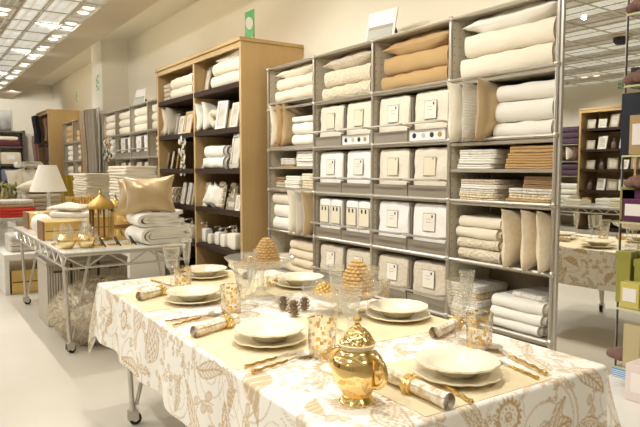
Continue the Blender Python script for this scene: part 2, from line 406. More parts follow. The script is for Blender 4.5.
# pull-out bins
def bin_mesh():
    b = MB(); w = .352
    b.box(-w/2, w/2, 0, .008, .01, .085).box(-w/2, w/2, 0, .38, .005, .013)
    b.box(-w/2, -w/2+.006, .0, .38, .01, .10).box(w/2-.006, w/2, 0, .38, .01, .10)
    b.box(-w/2, -w/2+.006, .03, .38, .10, .30).box(w/2-.006, w/2, .03, .38, .10, .30).box(-w/2, w/2, .372, .38, .01, .3)
    return b.mesh('drawer', bingrey)
def rail_mesh():
    w = .17; pts = [(-w, .02, .115), (-w, -.035, .12)]
    for k in range(5): a = PI/2*k/4; pts.append((-w+.03-.03*math.cos(a), -.035-.03*math.sin(a), .122))
    for k in range(5): a = PI/2*k/4; pts.append((w-.03+.03*math.sin(a), -.065+.03-.03*math.cos(a), .122))
    pts += [(w, .02, .115)]
    return MB().tube(pts, .0075, 6).mesh('guard_rail', steel)
def strip_mesh():
    b = MB(); b.box(-.16, .16, -.004, 0, .012, .078)
    for k, x in enumerate((-.115, -.03, .045, .115)):
        b.m = 1+k; T = b.T; b.T = Matrix.Translation((x, -.005, .045)) @ Matrix.Rotation(PI/2, 4, 'X'); b.lathe([(.0001,.002),(.017,.002),(.017,-.001)], 14); b.T = T
    return b.mesh('label_strip', [cardm, mat('dot_navy',(34,36,78)), mat('dot_grey',(196,190,176)), mat('dot_dark',(44,34,44)), mat('dot_ochre',(178,146,70))])
def card_mesh():
    b = MB(); b.box(-.056, .056, -.001, 0, -.06, .06); b.m = 1; b.box(-.053, .053, -.002, -.001, -.057, .057); b.m = 2; b.box(.022, .034, -.003, -.002, .03, .048)
    b.m = 0
    for z in (.02, .0): b.box(-.025, .02, -.003, -.002, z, z+.002)
    return b.mesh('label_card', [mat('card_line', (150,140,122)), mat('card_pale', (234,226,208)), mat('seal_violet', (60,50,120))])
def card_mesh2():
    b = MB(); b.box(-.055, .055, -.001, 0, -.062, .062); b.m = 1; b.box(-.052, .052, -.002, -.001, -.059, .059); b.m = 2; b.box(.026, .034, -.003, -.002, .045, .055)
    return b.mesh('label_card', [mat('card_line', (120,108,92)), mat('card_cream', (228,216,188)), mat('seal_brown', (90,70,50))])
packcol = {'white': 'white', 'beige': 'patterned cream', 'speckled': 'beige'}
rown = ['first', 'second', 'third', 'lowest']
fab('pack white', (240,236,228), bump=(30,.5), rough=.4); fab('pack cream', (230,220,198), bump=(40,.7), rough=.45); fab('pack speckled', (206,192,166), bump=(90,.9), var=((222,210,186), 60), rough=.6)
for bay in (1, 2):
    for r, z in enumerate((1.6, 1.235, .87, .505)):
        for k in (0, 1):
            cx = (XP[bay]+XP[bay+1])/2 + (-.18 if k == 0 else .18)
            dr = ob('drawer', cached('bin', bin_mesh), SH, (cx-XP[0], .0, z))
            ob('guard_rail', cached('brail', rail_mesh), dr)
            if r == 0 and k == 1: ob('label_strip', cached('bstrip', strip_mesh), dr)
            colr = 'pack cream' if (r == 0 or (r == 1 and bay == 2)) else ('pack speckled' if r == 3 else 'pack white')
            side = 'left' if k == 0 else 'right'; bn = 'left' if bay == 1 else 'right'
            g = 'bedding packages in the wire bins'
            word = {'pack cream': 'cream', 'pack speckled': 'speckled beige', 'pack white': 'white'}[colr]
            if bay == 1 and r == 2:
                for q, dx in enumerate((-.078, .078)):
                    tt = thing('bedding_package', f'narrow white packaged set, {("left","right")[q]} in {side} bin, third bin row, left bin column', 'bedding package', (cx+dx, YS+.125, z+.015), group=g)
                    ob('package', cached('packn', lambda: softbox_mesh(.155, .2, .305, FAB['pack white'], 12)), tt)
                    b = MB(); b.box(-.062, .062, -.002, 0, -.07, .07); b.m = 1; b.box(-.058, .058, -.003, -.001, -.066, .066); b.m = 2; b.box(-.03,-.015,-.005,-.003,.03,.06).box(.015,.03,-.005,-.003,.03,.06)
                    ob('label_card', cached('cardn', lambda: b.mesh('label_card', [mat('card_line', (120,108,92)), mat('card_cream', (228,216,188)), black])), tt, (0, -.105, .18))
                continue
            tt = thing('bedding_package', f'{word} bedding package with label card, {side} bin of {rown[r]} bin row, {bn} bin column', 'bedding package', (cx, YS+.125, z+.015), (R(-2),0,0), group=g)
            sd = (r+k+bay) % 3
            ob('package', cached(('pack', colr, sd), lambda: softbox_mesh(.318, .2, .315 if r < 3 else .29, FAB[colr], 13, 14, .008, sd+1)), tt)
            ob('label_card', cached('c1', card_mesh) if colr != 'pack cream' or bay == 2 and r == 0 else cached('c2', card_mesh2), tt, (0, -.106, .19 if r < 3 else .18))
# ---- bay contents
BA = (XP[0]+XP[1])/2; BB = (XP[1]+XP[2])/2; BC = (XP[2]+XP[3])/2; BD = (XP[3]+XP[4])/2; yf = YS+.015
A_ = 'the bay beside the oak bookcase'; D_ = 'the bay beside the mirror'
# top compartments
for cx, z, w, its, pf, pt, wh in ((BA, 2.03, .64, [(.105,'cream'),(.10,'cream')], 'cream', .13, 'top pile in '+A_),
                              (BB, 1.965, .64, [(.115,'quilted cream'),(.125,'quilted cream')], 'taupe', .15, 'top pile above the left bins'),
                              (BC, 1.965, .66, [(.115,'golden tan'),(.125,'golden tan')], 'golden tan', .16, 'top pile above the right bins'),
                              (BD, 1.95, .66, [(.145,'ivory'),(.13,'ivory')], 'white', .15, 'top pile in '+D_)):
    zz = z
    for i, (h, f) in enumerate(its):
        quilt(f'{f} quilt, {("lowest","middle")[i]} of {wh}', w-.03*i, .38, h, f, (cx+.015*i, yf+.20, zz), group='rolled quilts on the top shelves', spiral=True, amp=.01, v=3); zz += h
    pillow(f'{pf} pillow lying on the {wh}', w-.02, .42, pt*1.15, pf, (cx+.01, yf+.22, zz+pt*.42), (R(3), R(-2), R(2)), group='pillows lying on top shelves')
# bay A
z = 1.63
for i, (x, f) in enumerate(((-4.79,'cream'),(-4.685,'golden tan'),(-4.585,'satin'))):
    pillow(f'{f} cushion standing {("at the far left","in the middle","nearest the quilts")[i]}, upper shelf of {A_}',   .38, .42, .13, f, (x, yf+.15, z+.19), (0, R(86+3*i), R(4)), group='standing cushions in '+A_, name='cushion', cat='cushion')
stack(-4.32, yf, z, .36, .36, [(.095,'white'),(.105,'white'),(.05,'white')], 'quilt', 'stack beside cushions, '+A_, 'small quilt stacks', 'folded_quilt', 'quilt')
z = 1.448
stack(-4.64, yf+.04, z, .24, .3, [(.02,'tan'),(.03,'grey print'),(.028,'grey print')], 'napkin bundle', 'left pile, second shelf, '+A_, 'folded linen piles', 'folded_linen', 'linen', 2, spiral=False)
stack(-4.28, yf, z, .3, .33, [(.042,'white'),(.045,'white'),(.05,'grey print')], 'linen', 'right pile, second shelf, '+A_, 'folded linen piles', 'folded_linen', 'linen', 2, spiral=False)
z = 1.26
stack(-4.73, yf+.02, z, .16, .3, [(.05,'taupe'),(.045,'brown')], 'linen', 'left pile, third shelf, '+A_, 'folded linen piles', 'folded_linen', 'linen', 2, spiral=False)
stack(-4.5, yf, z, .25, .33, [(.035,'white'),(.032,'white'),(.04,'white')], 'linen', 'middle pile, third shelf, '+A_, 'folded linen piles', 'folded_linen', 'linen', 2, spiral=False)
stack(-4.24, yf, z, .2, .33, [(.07,'beige'),(.06,'patterned cream')], 'linen', 'right pile, third shelf, '+A_, 'folded linen piles', 'folded_linen', 'linen', 3, spiral=False)
z = .872
stack(-4.67, yf, z, .34, .36, [(.115,'white'),(.12,'white'),(.11,'cream')], 'quilt', 'left stack, fourth shelf, '+A_, 'small quilt stacks', 'folded_quilt', 'quilt')
for i, (x, f) in enumerate(((-4.42,'ivory'),(-4.30,'pale stripe'),(-4.19,'satin'))):
    pillow(f'{f} cushion standing {("beside the quilts","in the middle","against the bin column")[i]}, fourth shelf, {A_}', .38, .42, .14, f, (x, yf+.10, z+.185), (0, R(88), R(8)), group='standing cushions in '+A_, name='cushion', cat='cushion')
z = .5
stack(-4.7, yf+.05, z, .26, .3, [(.075,'beige'),(.07,'beige')], 'throw', 'left pile, fifth shelf, '+A_, 'folded throws in '+A_, 'folded_throw', 'throw', 1)
stack(-4.34, yf, z, .42, .36, [(.07,'beige'),(.075,'beige'),(.075,'beige'),(.08,'beige')], 'throw', 'right pile, fifth shelf, '+A_, 'folded throws in '+A_, 'folded_throw', 'throw', 1)
# bay D
z = 1.585
for i, (x, f) in enumerate(((-2.565,'ivory'),(-2.455,'pale stripe'),(-2.35,'satin'))):
    pillow(f'{f} cushion standing {("at the far left","in the middle","nearest the quilts")[i]}, upper shelf, {D_}', .37, .44, .14, f, (x, yf+.11, z+.18), (0, R(86+3*i), R(4)), group='standing cushions in '+D_, name='cushion', cat='cushion')
stack(-2.105, yf, z, .41, .37, [(.105,'white'),(.115,'white'),(.095,'white')], 'quilt', 'stack beside cushions, upper shelf, '+D_, 'small quilt stacks', 'folded_quilt', 'quilt')
z = 1.425
stack(-2.44, yf, z, .28, .34, [(.03,'white'),(.032,'white'),(.026,'white'),(.028,'white')], 'linen', 'left pile, second shelf, '+D_, 'folded linen piles', 'folded_linen', 'linen', 2, .006, spiral=False)
stack(-2.06, yf, z, .33, .34, [(.028,'tan'),(.03,'tan'),(.03,'tan'),(.04,'tan')], 'linen', 'right pile, second shelf, '+D_, 'folded linen piles', 'folded_linen', 'linen', 2, .012, spiral=False)
z = 1.228
stack(-2.42, yf, z, .29, .34, [(.026,'gold print'),(.028,'gold print'),(.026,'grey print'),(.026,'white'),(.03,'taupe')], 'linen', 'left pile, third shelf, '+D_, 'folded linen piles', 'folded_linen', 'linen', 2, .004, spiral=False)
stack(-2.06, yf, z, .3, .34, [(.03,'tan'),(.03,'gold print'),(.03,'grey print')], 'linen', 'lower right pile, third shelf, '+D_, 'folded linen piles', 'folded_linen', 'linen', 2, .004, spiral=False)
stack(-2.01, yf+.03, z+.09, .22, .3, [(.022,'brown'),(.022,'brown'),(.024,'brown')], 'linen', 'upper right pile, third shelf, '+D_, 'folded linen piles', 'folded_linen', 'linen', 2, .003, spiral=False)
z = .872
stack(-2.415, yf, z, .33, .36, [(.075,'quilted cream'),(.06,'quilted cream'),(.065,'cream'),(.065,'cream')], 'throw', 'stack, fourth shelf, '+D_, 'folded throws in '+D_, 'folded_throw', 'throw', 1)
for i, (x, f) in enumerate(((-2.17,'beige'),(-2.045,'beige'),(-1.945,'beige'))):
    pillow(f'{f} cushion standing {("beside the throws","in the middle","against the chrome post")[i]}, fourth shelf, {D_}', .34, .40, .13, f, (x, yf+.12, z+.165), (0, R(87), R(4)), group='standing cushions in '+D_, name='cushion', cat='cushion')
z = .505
stack(-2.5, yf, z, .22, .3, [(.045,'gold print'),(.04,'white'),(.04,'grey print'),(.045,'gold print'),(.045,'grey print')], 'napkin', 'pile, lowest seen shelf, '+D_, 'folded linen piles', 'folded_linen', 'linen', 3, spiral=False)
stack(-2.13, yf, z, .36, .37, [(.06,'white'),(.062,'white'),(.068,'white')], 'towel', 'right stack, lowest seen shelf, '+D_, 'folded towels', 'folded_towel', 'towel', 1)
quilt('grey print towel lying on the white towel stack, '+D_, .22, .3, .03, 'grey print', (-2.08, yf+.2, z+.19), 'folded_towel', 'towel', spiral=False)

# display card on the shelving
def card_stand(label, loc, w, h, rz, name='display_card'):
    t = thing(name, label, 'sign', loc, (R(-12), 0, rz))
    ob('frame', MB().box(-w/2, w/2, -.006, .006, 0, h).mesh('frame', white), t, bev=.004)
    b = MB(); b.box(-w/2+.02, w/2-.02, -.009, -.006, h*.55, h-.03); b.m = 1; b.box(-w/2+.02, w/2-.02, -.009, -.006, h*.45, h*.55); b.m = 2; b.box(-w/2+.02, w/2-.02, -.009, -.006, .02, h*.45)
    ob('printed_picture', b.mesh('picture', [cardm, mat('print_taupe', (158,146,136)), mat('print_grey', (176,178,168))]), t)
    ob('easel', MB().add([(w/2-.14,.008,0),(w/2,.008,0),(w/2,.008,h*.42),(w/2-.01,.14,0),(w/2-.14,.14,0)], [(0,1,2),(1,3,2),(0,2,4),(2,3,4),(0,4,3,1)]).mesh('easel', black), t)
card_stand('white framed display card with a grey picture standing on the metal shelving', (-3.47, YS+.14, TOP+.01), .28, .26, R(8))
# ------------------------------------------------------------------ oak bookcase
def bookcase(label, x0, x1, y0, y1, h, zs, nb=2, flip=False, group=None):
    t = thing('oak_bookcase', label, 'bookcase', ((x0+x1)/2, (y0+y1)/2, 0), (0,0,PI if flip else 0))
    w = (x1-x0); d = (y1-y0); s = .04
    for x in (-w/2, w/2-s): ob('side_panel', MB().box(x, x+s, -d/2, d/2, FZ, h-.03).mesh('side_panel', oak), t, bev=.003)
    for i in range(1, nb): ob('divider', MB().box(-w/2+w*i/nb-s/2, -w/2+w*i/nb+s/2, -d/2+.01, d/2-.02, FZ, h-.07).mesh('divider', oak), t)
    ob('top_panel', MB().box(-w/2-.01, w/2+.01, -d/2-.015, d/2, h-.035, h).mesh('top_panel', oak), t, bev=.003)
    ob('cornice', MB().box(-w/2+s, w/2-s, -d/2+.005, -d/2+.03, h-.085, h-.035).mesh('cornice', oak), t)
    ob('back_panel', MB().box(-w/2+s, w/2-s, d/2-.02, d/2-.005, FZ, h-.04).mesh('back_panel', oak), t)
    for i in range(nb):
        for z in zs:
            ob('shelf', MB().box(-w/2+w*i/nb+(s if i == 0 else s/2), -w/2+w*(i+1)/nb-(s if i == nb-1 else s/2), -d/2+.003, d/2-.02, z-.05, z).mesh('shelf', darkshelf), t)
    return t
ZS = [.30, .64, 1.03, 1.435, 1.825, 2.235]
bookcase('tall oak bookcase with dark shelves and two bays against the long wall', -7.2, -4.975, 2.556, 3.232, 2.63, ZS)
O_ = 'the oak bookcase'
silverframe = mat('silver_frame', (186,178,160), .3, .7); creamframe = mat('cream_frame', (236,228,208), .5); photo = mat('frame_picture', (186,176,158), .4, var=((216,208,190), 9)); goldframe = mat('gold_frame', (196,160,96), .35, .6)
def frame(label, loc, w, h, m, rz=0, tilt=-10, group='picture frames in the oak bookcase'):
    t = thing('picture_frame', label, 'picture frame', loc, (R(tilt), 0, rz), group)
    q = w*.17
    b = MB(); b.box(-w/2, w/2, -.012, .008, 0, q).box(-w/2, w/2, -.012, .008, h-q, h).box(-w/2, -w/2+q, -.012, .008, q, h-q).box(w/2-q, w/2, -.012, .008, q, h-q)
    ob('border', b.mesh('border', m), t, bev=.003)
    ob('picture', MB().box(-w/2+q*.8, w/2-q*.8, -.006, .006, q*.8, h-q*.8).mesh('picture', photo), t)
    return t
def dispenser(label, loc, m, s=1, group='soap dispensers in the oak bookcase'):
    t = thing('soap_dispenser', label, 'soap dispenser', loc, group=group, sc=(s,s,s))
    ob('body', cached(('disp', m.name), lambda: softbox_mesh(.11, .09, .14, m, 6, 8, .001)), t)
    ob('pump', cached('pump', lambda: MB().lathe([(.012,.13),(.012,.155),(.02,.157),(.02,.17),(.006,.172),(.006,.2),(.001,.202)], 12).tube([(0,0,.197),(0,-.05,.195),(0,-.06,.185)], .006, 6).mesh('pump', silver)), t)
yo = 2.575
def ox(px, y=yo+.08): return at(px, 170, Y=y).x      # where a column of the photo meets the bookcase front
z = 2.235
for i in range(2): quilt(f'cream quilt, {("lower","upper")[i]} of the two on the top right shelf of {O_}', .66-.03*i, .5, .125, 'ivory', (-5.38+.02*i, yo+.26, z+.125*i), group='quilts in the oak bookcase', v=3, amp=.008)
pillow('ivory pillow lying on the quilts, top right shelf of '+O_, .56, .45, .15, 'ivory', (-5.38, yo+.26, z+.305), (R(4),R(-4),0), group='pillows in the oak bookcase')
frame('ornate silver frame leaning beside the quilts, top right shelf of '+O_, (ox(207.5), yo+.08, z), .2, .27, silverframe, R(-10))
for i in range(2): quilt(f'beige quilt, {("lower","upper")[i]} of the two on the top left shelf of {O_}', .66, .5, .12, 'cream', (-6.5, yo+.26, z+.12*i), group='quilts in the oak bookcase', v=3, amp=.008)
quilt('silver grey throw folded on edge, top left shelf of '+O_, .2, .4, .2, 'taupe', (-6.98, yo+.22, z), 'folded_throw', 'throw', lobes=4, spiral=False)
z = 1.825
for i, px in enumerate((199.5, 206)): pillow(f'white cushion standing {("against the divider","second from the divider")[i]}, second shelf right bay, {O_}', .3, .36, .15, 'white', (ox(px, yo+.04), yo+.16, z+.155), (0,R(84),R(14)), group='standing cushions in the oak bookcase', name='cushion', cat='cushion')
h = thing('heart_wreath', 'cream padded heart wreath standing on the second shelf of '+O_, 'wreath', (ox(216), yo+.07, z), (R(-8),0,R(12)))
def heart(t): return (.0085*16*math.sin(t)**3*.62, 0, .13+.0085*(13*math.cos(t)-5*math.cos(2*t)-2*math.cos(3*t)-math.cos(4*t))*.62)
ob('padded_ring', MB().tube([heart(PI/20+2*PI*i/40) for i in range(41)], .03, 10).mesh('ring', FAB['fleece']), h)
frame('tall white frame leaning on the second shelf, right bay of '+O_, (ox(224.5), yo+.04, z), .17, .29, white, R(10))
frame('gold and cream frame behind the tall white frame in '+O_, (ox(231), yo+.08, z), .13, .2, goldframe, R(0))
frame('cream frame at the right end of the second shelf in '+O_, (ox(236), yo+.06, z), .16, .25, creamframe, R(0))
for i, px in enumerate((162, 166, 170.5)): pillow(f'cream cushion standing, {("leftmost","second","third")[i]} in the left bay second shelf, {O_}', .33, .38, .13, ('fleece','ivory','pale stripe')[i], (ox(px, yo+.04), yo+.17, z+.17), (0,R(84),R(14)), group='standing cushions in the oak bookcase', name='cushion', cat='cushion')
quilt('silver beige satin bolster behind the frames, left bay, '+O_, .5, .26, .12, 'taupe', (-6.4, yo+.4, z), 'bolster', 'cushion', spiral=False)
quilt('ivory satin bolster resting on another, left bay, '+O_, .5, .26, .11, 'ivory', (-6.42, yo+.4, z+.12), 'bolster', 'cushion', spiral=False)
frame('silver frame beside the cream cushions, left bay, '+O_, (ox(176), yo+.07, z), .17, .26, silverframe, R(0))
frame('cream frame in the middle of the left bay second shelf, '+O_, (ox(182), yo+.07, z), .15, .22, creamframe, R(0))
frame('gold frame next to the divider, left bay second shelf, '+O_, (ox(189), yo+.07, z), .18, .26, goldframe, R(5))
z = 1.435
frame('small white frame at the left of the third shelf, right bay, '+O_, (ox(203), yo+.07, z), .12, .11, white, R(-5))
for i in range(2): quilt(f'white towel, {("lower","upper")[i]} of the two on the third shelf of {O_}', .50-.03*i, .42, .115, 'white', (ox(219)+.01*i, yo+.22, z+.115*i), 'rolled_towel', 'towel', group='white towels in the oak bookcase', amp=.01, v=3)
frame('large silver and gold frame at the right of the third shelf, '+O_, (ox(234.5, yo), yo+.0, z), .26, .34, silverframe, R(-8), -8)
for i, px in enumerate((164.5,168.5,173,178,182)): frame(f'{("white","silver","cream","gold","silver")[i]} small frame, {("leftmost","second","third","fourth","fifth")[i]} on third shelf left bay, {O_}', (ox(px), yo+.07, z), .13, (.15,.19,.21,.2,.18)[i], (white,silverframe,creamframe,goldframe,silverframe)[i], R(-28))
g = thing('flower_garland', 'white flower garland with leaves hanging in the left bay of '+O_, 'garland', (ox(189), yo+.03, 1.40))
fl = MB(); lf = MB(); ge = MB()
for i in range(46):
    a = random.uniform(0, 6.28); zz = random.uniform(-.03, .38); r = random.uniform(.01, .07)
    c = (r*math.cos(a)*1.2, r*math.sin(a)*.5-.02, zz)
    if i % 3 == 2: lf.ball(c, .02, 6, (1.2,.3,.6)); ge.ball((c[0]+.01,c[1]-.02,c[2]), .009, 5)
    else:
        for k in range(5):
            q = k*2*PI/5; fl.ball((c[0]+.017*math.cos(q), c[1], c[2]+.017*math.sin(q)), .014, 5, (1,.35,1))
ob('petals', fl.mesh('petals', FAB['white']), g); ob('leaves', lf.mesh('leaves', mat('leaf_grey_green', (120,126,96))), g); ob('stamens', ge.mesh('stamens', mat('stamen_ochre', (206,158,50))), g)
z = 1.03
frame('white frame with grey picture, left end of fourth shelf right bay, '+O_, (ox(204), yo+.07, z), .19, .26, creamframe, R(0))
for i, px in enumerate((211,215.5)): pillow(f'white heart cushion, {("left","right")[i]} of the two on the fourth shelf, {O_}', .22, .24, .1, 'white', (ox(px), yo+.1, z+.12), (R(80),R(20),R(20)), group='small cushions in the oak bookcase', name='cushion', cat='cushion')
def fluffy(label, loc, w, h, rz):
    t = frame(label, loc, w, h, creamframe, rz)
    b = MB(); rr = random.Random(5)
    for i in range(40):
        k = i/40*4; s = k % 1; e = int(k)
        p = [(-w/2+w*s, 0), (w/2, h*s), (w/2-w*s, h), (-w/2, h-h*s)][e]
        b.ball((p[0]+rr.uniform(-.012,.012), -.02, max(.02, p[1]+rr.uniform(-.012,.012))), rr.uniform(.012,.02), 6)
    ob('shell_trim', b.mesh('shells', FAB['fleece']), t)
fluffy('shell trimmed cream frame, third from the left on the fourth shelf, '+O_, (ox(220.5), yo+.08, z), .17, .25, R(-10))
fluffy('shell trimmed cream frame in the middle of the fourth shelf, '+O_, (ox(227), yo+.13, z), .16, .24, R(-10))
fluffy('shell trimmed cream frame nearest the right end of the fourth shelf, '+O_, (ox(233.5), yo+.16, z), .16, .25, R(-10))
frame('small wide silver frame in front on the fourth shelf, '+O_, (ox(230.5, yo+.02), yo+.02, z), .2, .12, silverframe, R(0))
frame('small white frame at the right end of the fourth shelf, '+O_, (ox(237.5, yo+.02), yo+.02, z), .1, .15, white, R(0))
for i in range(2): quilt(f'cream rolled towel, {("lower","upper")[i]} of the pair on fourth shelf left bay, {O_}', .42, .36, .09, 'beige', (ox(171), yo+.2, z+.09*i), 'rolled_towel', 'towel', group='cream towels in the oak bookcase', v=3)
for i, px in enumerate((183.5,189,193.5)): frame(f'white frame with a black edge, {("left","middle","right")[i]} of three on the fourth shelf, {O_}', (ox(px), yo+.06, z), .15, .25, (white,white,silverframe)[i], R(-12))
z = .64
dcap = ('alone in the left bay','leftmost of the right bay','second in the right bay','third in the right bay','fourth in the right bay','fifth in the right bay','rightmost')
for i, (px, s) in enumerate(((192.5,1.2),(204.5,1.1),(212,.8),(217.5,1.0),(226,1.0),(231,1.1),(237,1.2))):
    dispenser(f'white soap dispenser, {dcap[i]} on lowest seen shelf, {O_}', (ox(px), yo+.07+(i%2)*.03, z), white if i % 2 else creamframe, s)
for i, x in enumerate((-6.95,-6.77,-6.59)): quilt(f'white folded towel, {("left","middle","right")[i]} on the lowest seen shelf left bay, {O_}', .17, .3, .12, 'white', (x, yo+.2, z), 'folded_towel', 'towel', group='low towels in the oak bookcase', lobes=2, spiral=False)

# ------------------------------------------------------------------ far metal shelving with cream pillows
XF = [-10.48, -9.73, -8.98, -8.2, -7.45]
FS = metal_shelving('metal shelving with cream bedding between the oak bookcase and the pilaster', XF, LV, TOP+.02, [LV]*4)
fn_ = ['first bay from the pilaster', 'second bay from the pilaster', 'third bay from the pilaster', 'bay nearest the oak bookcase']
for i in range(4):
    cx = (XF[i]+XF[i+1])/2
    for k in range(3): quilt(f'cream bolster, {("lowest","middle","topmost")[k]} on the top shelf of the {fn_[i]}, far shelving', .66, .36, .118, 'ivory' if i else 'cream', (cx, yf+.2, 1.968+.118*k), 'bolster', 'pillow', group='bolsters on the far shelving', amp=.012, v=3)
    for k in (0, 1):
        if i in (1, 2):
            for r, z in enumerate((1.6, 1.235)):
                dr = ob('drawer', cached('bin', bin_mesh), FS, (cx+(-.18,.18)[k]-XF[0], 0, z)); ob('guard_rail', cached('brail', rail_mesh), dr)
                tt = thing('bedding_package', f'{("white","pinkish beige")[r]} bedding package, {("left","right")[k]} in the {fn_[i]}, {("upper","lower")[r]} far bins', 'bedding package', (cx+(-.18,.18)[k], YS+.155, z+.015), group='bedding packages on the far shelving')
                ob('package', cached(('pack', ('pack white','pack speckled')[r], 1), lambda: softbox_mesh(.305, .2, .285, FAB[('pack white','pack speckled')[r]], 8, 14, .008, 1)), tt)
                ob('label_card', cached('c1', card_mesh), tt, (0,-.104,.17))
for k in range(3): quilt(f'white bolster, {("lowest","middle","topmost")[k]} under the top shelf in the {fn_[0]}', .6, .36, .11, 'white', (-10.1, yf+.2, 1.6+.11*k), 'bolster', 'pillow', group='bolsters on the far shelving', v=3)
quilt('cream throw with a gold pattern in the '+fn_[3], .5, .36, .28, 'gold print', (-7.75, yf+.2, 1.6), 'folded_throw', 'throw', lobes=4, spiral=False)
def bouquet(name, label, loc, cols, h=.3, n=40, s=1):
    g = thing(name, label, 'flowers', loc)
    for key, (m, frac) in enumerate(cols):
        b = MB(); rr = random.Random(key+9)
        for i in range(int(n*frac)):
            a = rr.uniform(0, 6.28); r = rr.uniform(.02, .1)*s; b.ball((r*math.cos(a), r*math.sin(a)*.6, rr.uniform(.0, h)), rr.uniform(.015,.03)*s, 6, (1,.5,1.1))
        ob(('leaves','blossoms','buds')[key], b.mesh('b', m), g)
bouquet('flower_decoration', 'white and orange artificial flowers hanging on the far shelving', (-9.92, YS-.08, 1.58), [(mat('leaf_green', (70,96,60)), .5), (FAB['white'], .8), (mat('flower_orange', (222,140,50)), .3)], .36, 40, 1.1)
card_stand('small white display card on top of the far metal shelving', (-8.95, YS+.12, TOP+.03), .34, .26, R(8))

# shelving beyond the pilaster, with brown cushions and pink packages
XG = [-13.56, -12.68, -11.75]
GS = metal_shelving('metal shelving beyond the pilaster with brown bolsters and pink packages', XG, LV, TOP+.05, [LV]*2)
for i in range(2):
    cx = (XG[i]+XG[i+1])/2
    for k in range(3 if i == 0 else 2): quilt(f'brown bolster, {("lowest","middle","topmost")[k]} in the {("left","right")[i]} bay beyond the pilaster', .62, .36, .125, 'golden tan' if i == 0 else 'tan', (cx, yf+.2, 1.968+.12*k), 'bolster', 'pillow', group='brown bolsters beyond the pilaster', v=3)
    for k in range(3): quilt(f'{("pale pink","rose")[i]} folded throw, {("lowest","middle","upper")[k]} in the {("left","right")[i]} bay beyond the pilaster', .5, .36, .11, ('white','taupe')[i], (cx, yf+.2, 1.6+.11*k), 'folded_throw', 'throw', group='pink throws beyond the pilaster', v=3)
    for k in range(2): quilt(f'{("white","beige")[k]} folded quilt, {("lower","upper")[k]} on the third shelf, {("left","right")[i]} bay beyond the pilaster', .6, .36, .13, ('white','beige')[k], (cx, yf+.2, 1.237+.13*k), 'folded_quilt', 'quilt', v=3)
pillow('dark plum cushion leaning at the left end beyond the pilaster', .34, .5, .1, 'plum', (-13.7, YS-.1, 1.75), (0,R(88),0), name='cushion', cat='cushion')
def hanging(name, label, x, y, z0, z1, w, f, rz=0, cat='textile', wav=.03, th=.05):
    b = MB()
    def fn(sg):
        def q(u, v):
            return (w*(u-.5)*(1-.18*v), sg*th/2+wav*math.sin(u*17+v*2)+.02*math.sin(v*5), z0+(z1-z0)*v)
        return q
    b.grid(fn(-1), 20, 12); b.grid(lambda u, v: fn(1)(1-u, v), 20, 12)
    b.grid(lambda u, v: (lambda p, r: (p[0]+(r[0]-p[0])*v, p[1]+(r[1]-p[1])*v, p[2]))(fn(-1)(u,1), fn(1)(u,1)), 20, 2)
    b.grid(lambda u, v: (lambda p, r: (p[0]+(r[0]-p[0])*v, p[1]+(r[1]-p[1])*v, p[2]))(fn(1)(u,0), fn(-1)(u,0)), 20, 2)
    for e in (0, 1): b.grid(lambda u, v, e=e: (lambda p, r: tuple(p[k]+(r[k]-p[k])*u for k in range(3)))(fn(1 if e == 0 else -1)(e,v), fn(-1 if e == 0 else 1)(e,v)), 2, 12)
    return tag(ob(name, b.mesh(name, FAB[f], 60), None, (x,y,0), (0,0,rz)), label, cat)
t = thing('hanging_rail', 'steel garment rail with throws in front of the pilaster', 'rail', (-11.05, 2.72, 0))
ob('crossbar', MB().tube([(-.5,0,2.46),(.55,0,2.46)], .012).mesh('bar', steel), t)
for x in (-.5, .55): ob('post', MB().tube([(x,0,FZ),(x,0,2.46)], .012).mesh('post', steel), t)
hanging('hanging_throw', 'taupe fringed throw hanging leftmost on the steel rail', -11.48, 2.7, 1.35, 2.45, .16, 'golden tan', R(20))
hanging('hanging_throw', 'long beige throw hanging in the middle of the steel rail', -11.18, 2.68, 1.1, 2.47, .3, 'taupe', R(20))
hanging('hanging_throw', 'grey striped throw hanging beside the pilaster corner', -10.7, 2.66, 1.0, 2.45, .3, 'grey throw', R(20))
hanging('hanging_throw', 'dark brown throw hanging between two pale throws', -10.94, 2.66, 1.2, 2.45, .1, 'brown', R(30))
hanging('hanging_throw', 'yellow green throw hanging low on the far display', at(69,200,Y=2.3).x, 2.3, .75, 1.33, .3, 'mustard', R(50))

# second oak bookcase at the far end
bookcase('second oak bookcase far down the wall with a dark garment hanging on it', -14.9, -13.62, 2.5, 3.2, 2.69, [.64,1.1,1.56,1.99], 1)
hanging('hanging_garment', 'navy garment hanging on the second oak bookcase', -14.5, 2.42, 2.0, 2.6, .45, 'navy', 0, 'garment')
hanging('hanging_garment', 'rose brown garment hanging beside the navy one', -14.0, 2.55, 2.05, 2.52, .3, 'rose brown', 0, 'garment')
def bottle(label, loc, m, h=.25, r=.05, cat='bottle', name='bottle'):
    return tag(ob(name, MB().lathe([(r*.8,0),(r,.01),(r,h*.5),(r*.7,h*.65),(r*.3,h*.75),(r*.3,h*.95),(r*.4,h),(.0001,h)], 16).mesh(name, m), None, loc), label, cat)
bottle('tall white bottle on a shelf of the second oak bookcase', (-14.1, 2.65, 1.56), white, .32, .08)
pillow('blue and white cushion on a shelf of the second oak bookcase', .3, .2, .16, 'navy', (-14.2, 2.66, 1.2), name='cushion', cat='cushion')
pillow('white cushion in front of the blue one, second oak bookcase', .22, .18, .14, 'white', (-14.5, 2.62, 1.17), name='cushion', cat='cushion')
t = thing('garment_rack', 'dark framed garment rack beyond the second oak bookcase', 'rack', (-16.0, 2.7, 0))
for x in (-.5, .5): ob('post', MB().tube([(x,0,FZ),(x,0,2.35)], .02).mesh('post', bingrey), t)
ob('crossbar', MB().tube([(-.5,0,2.35),(.5,0,2.35)], .02).mesh('bar', bingrey), t)
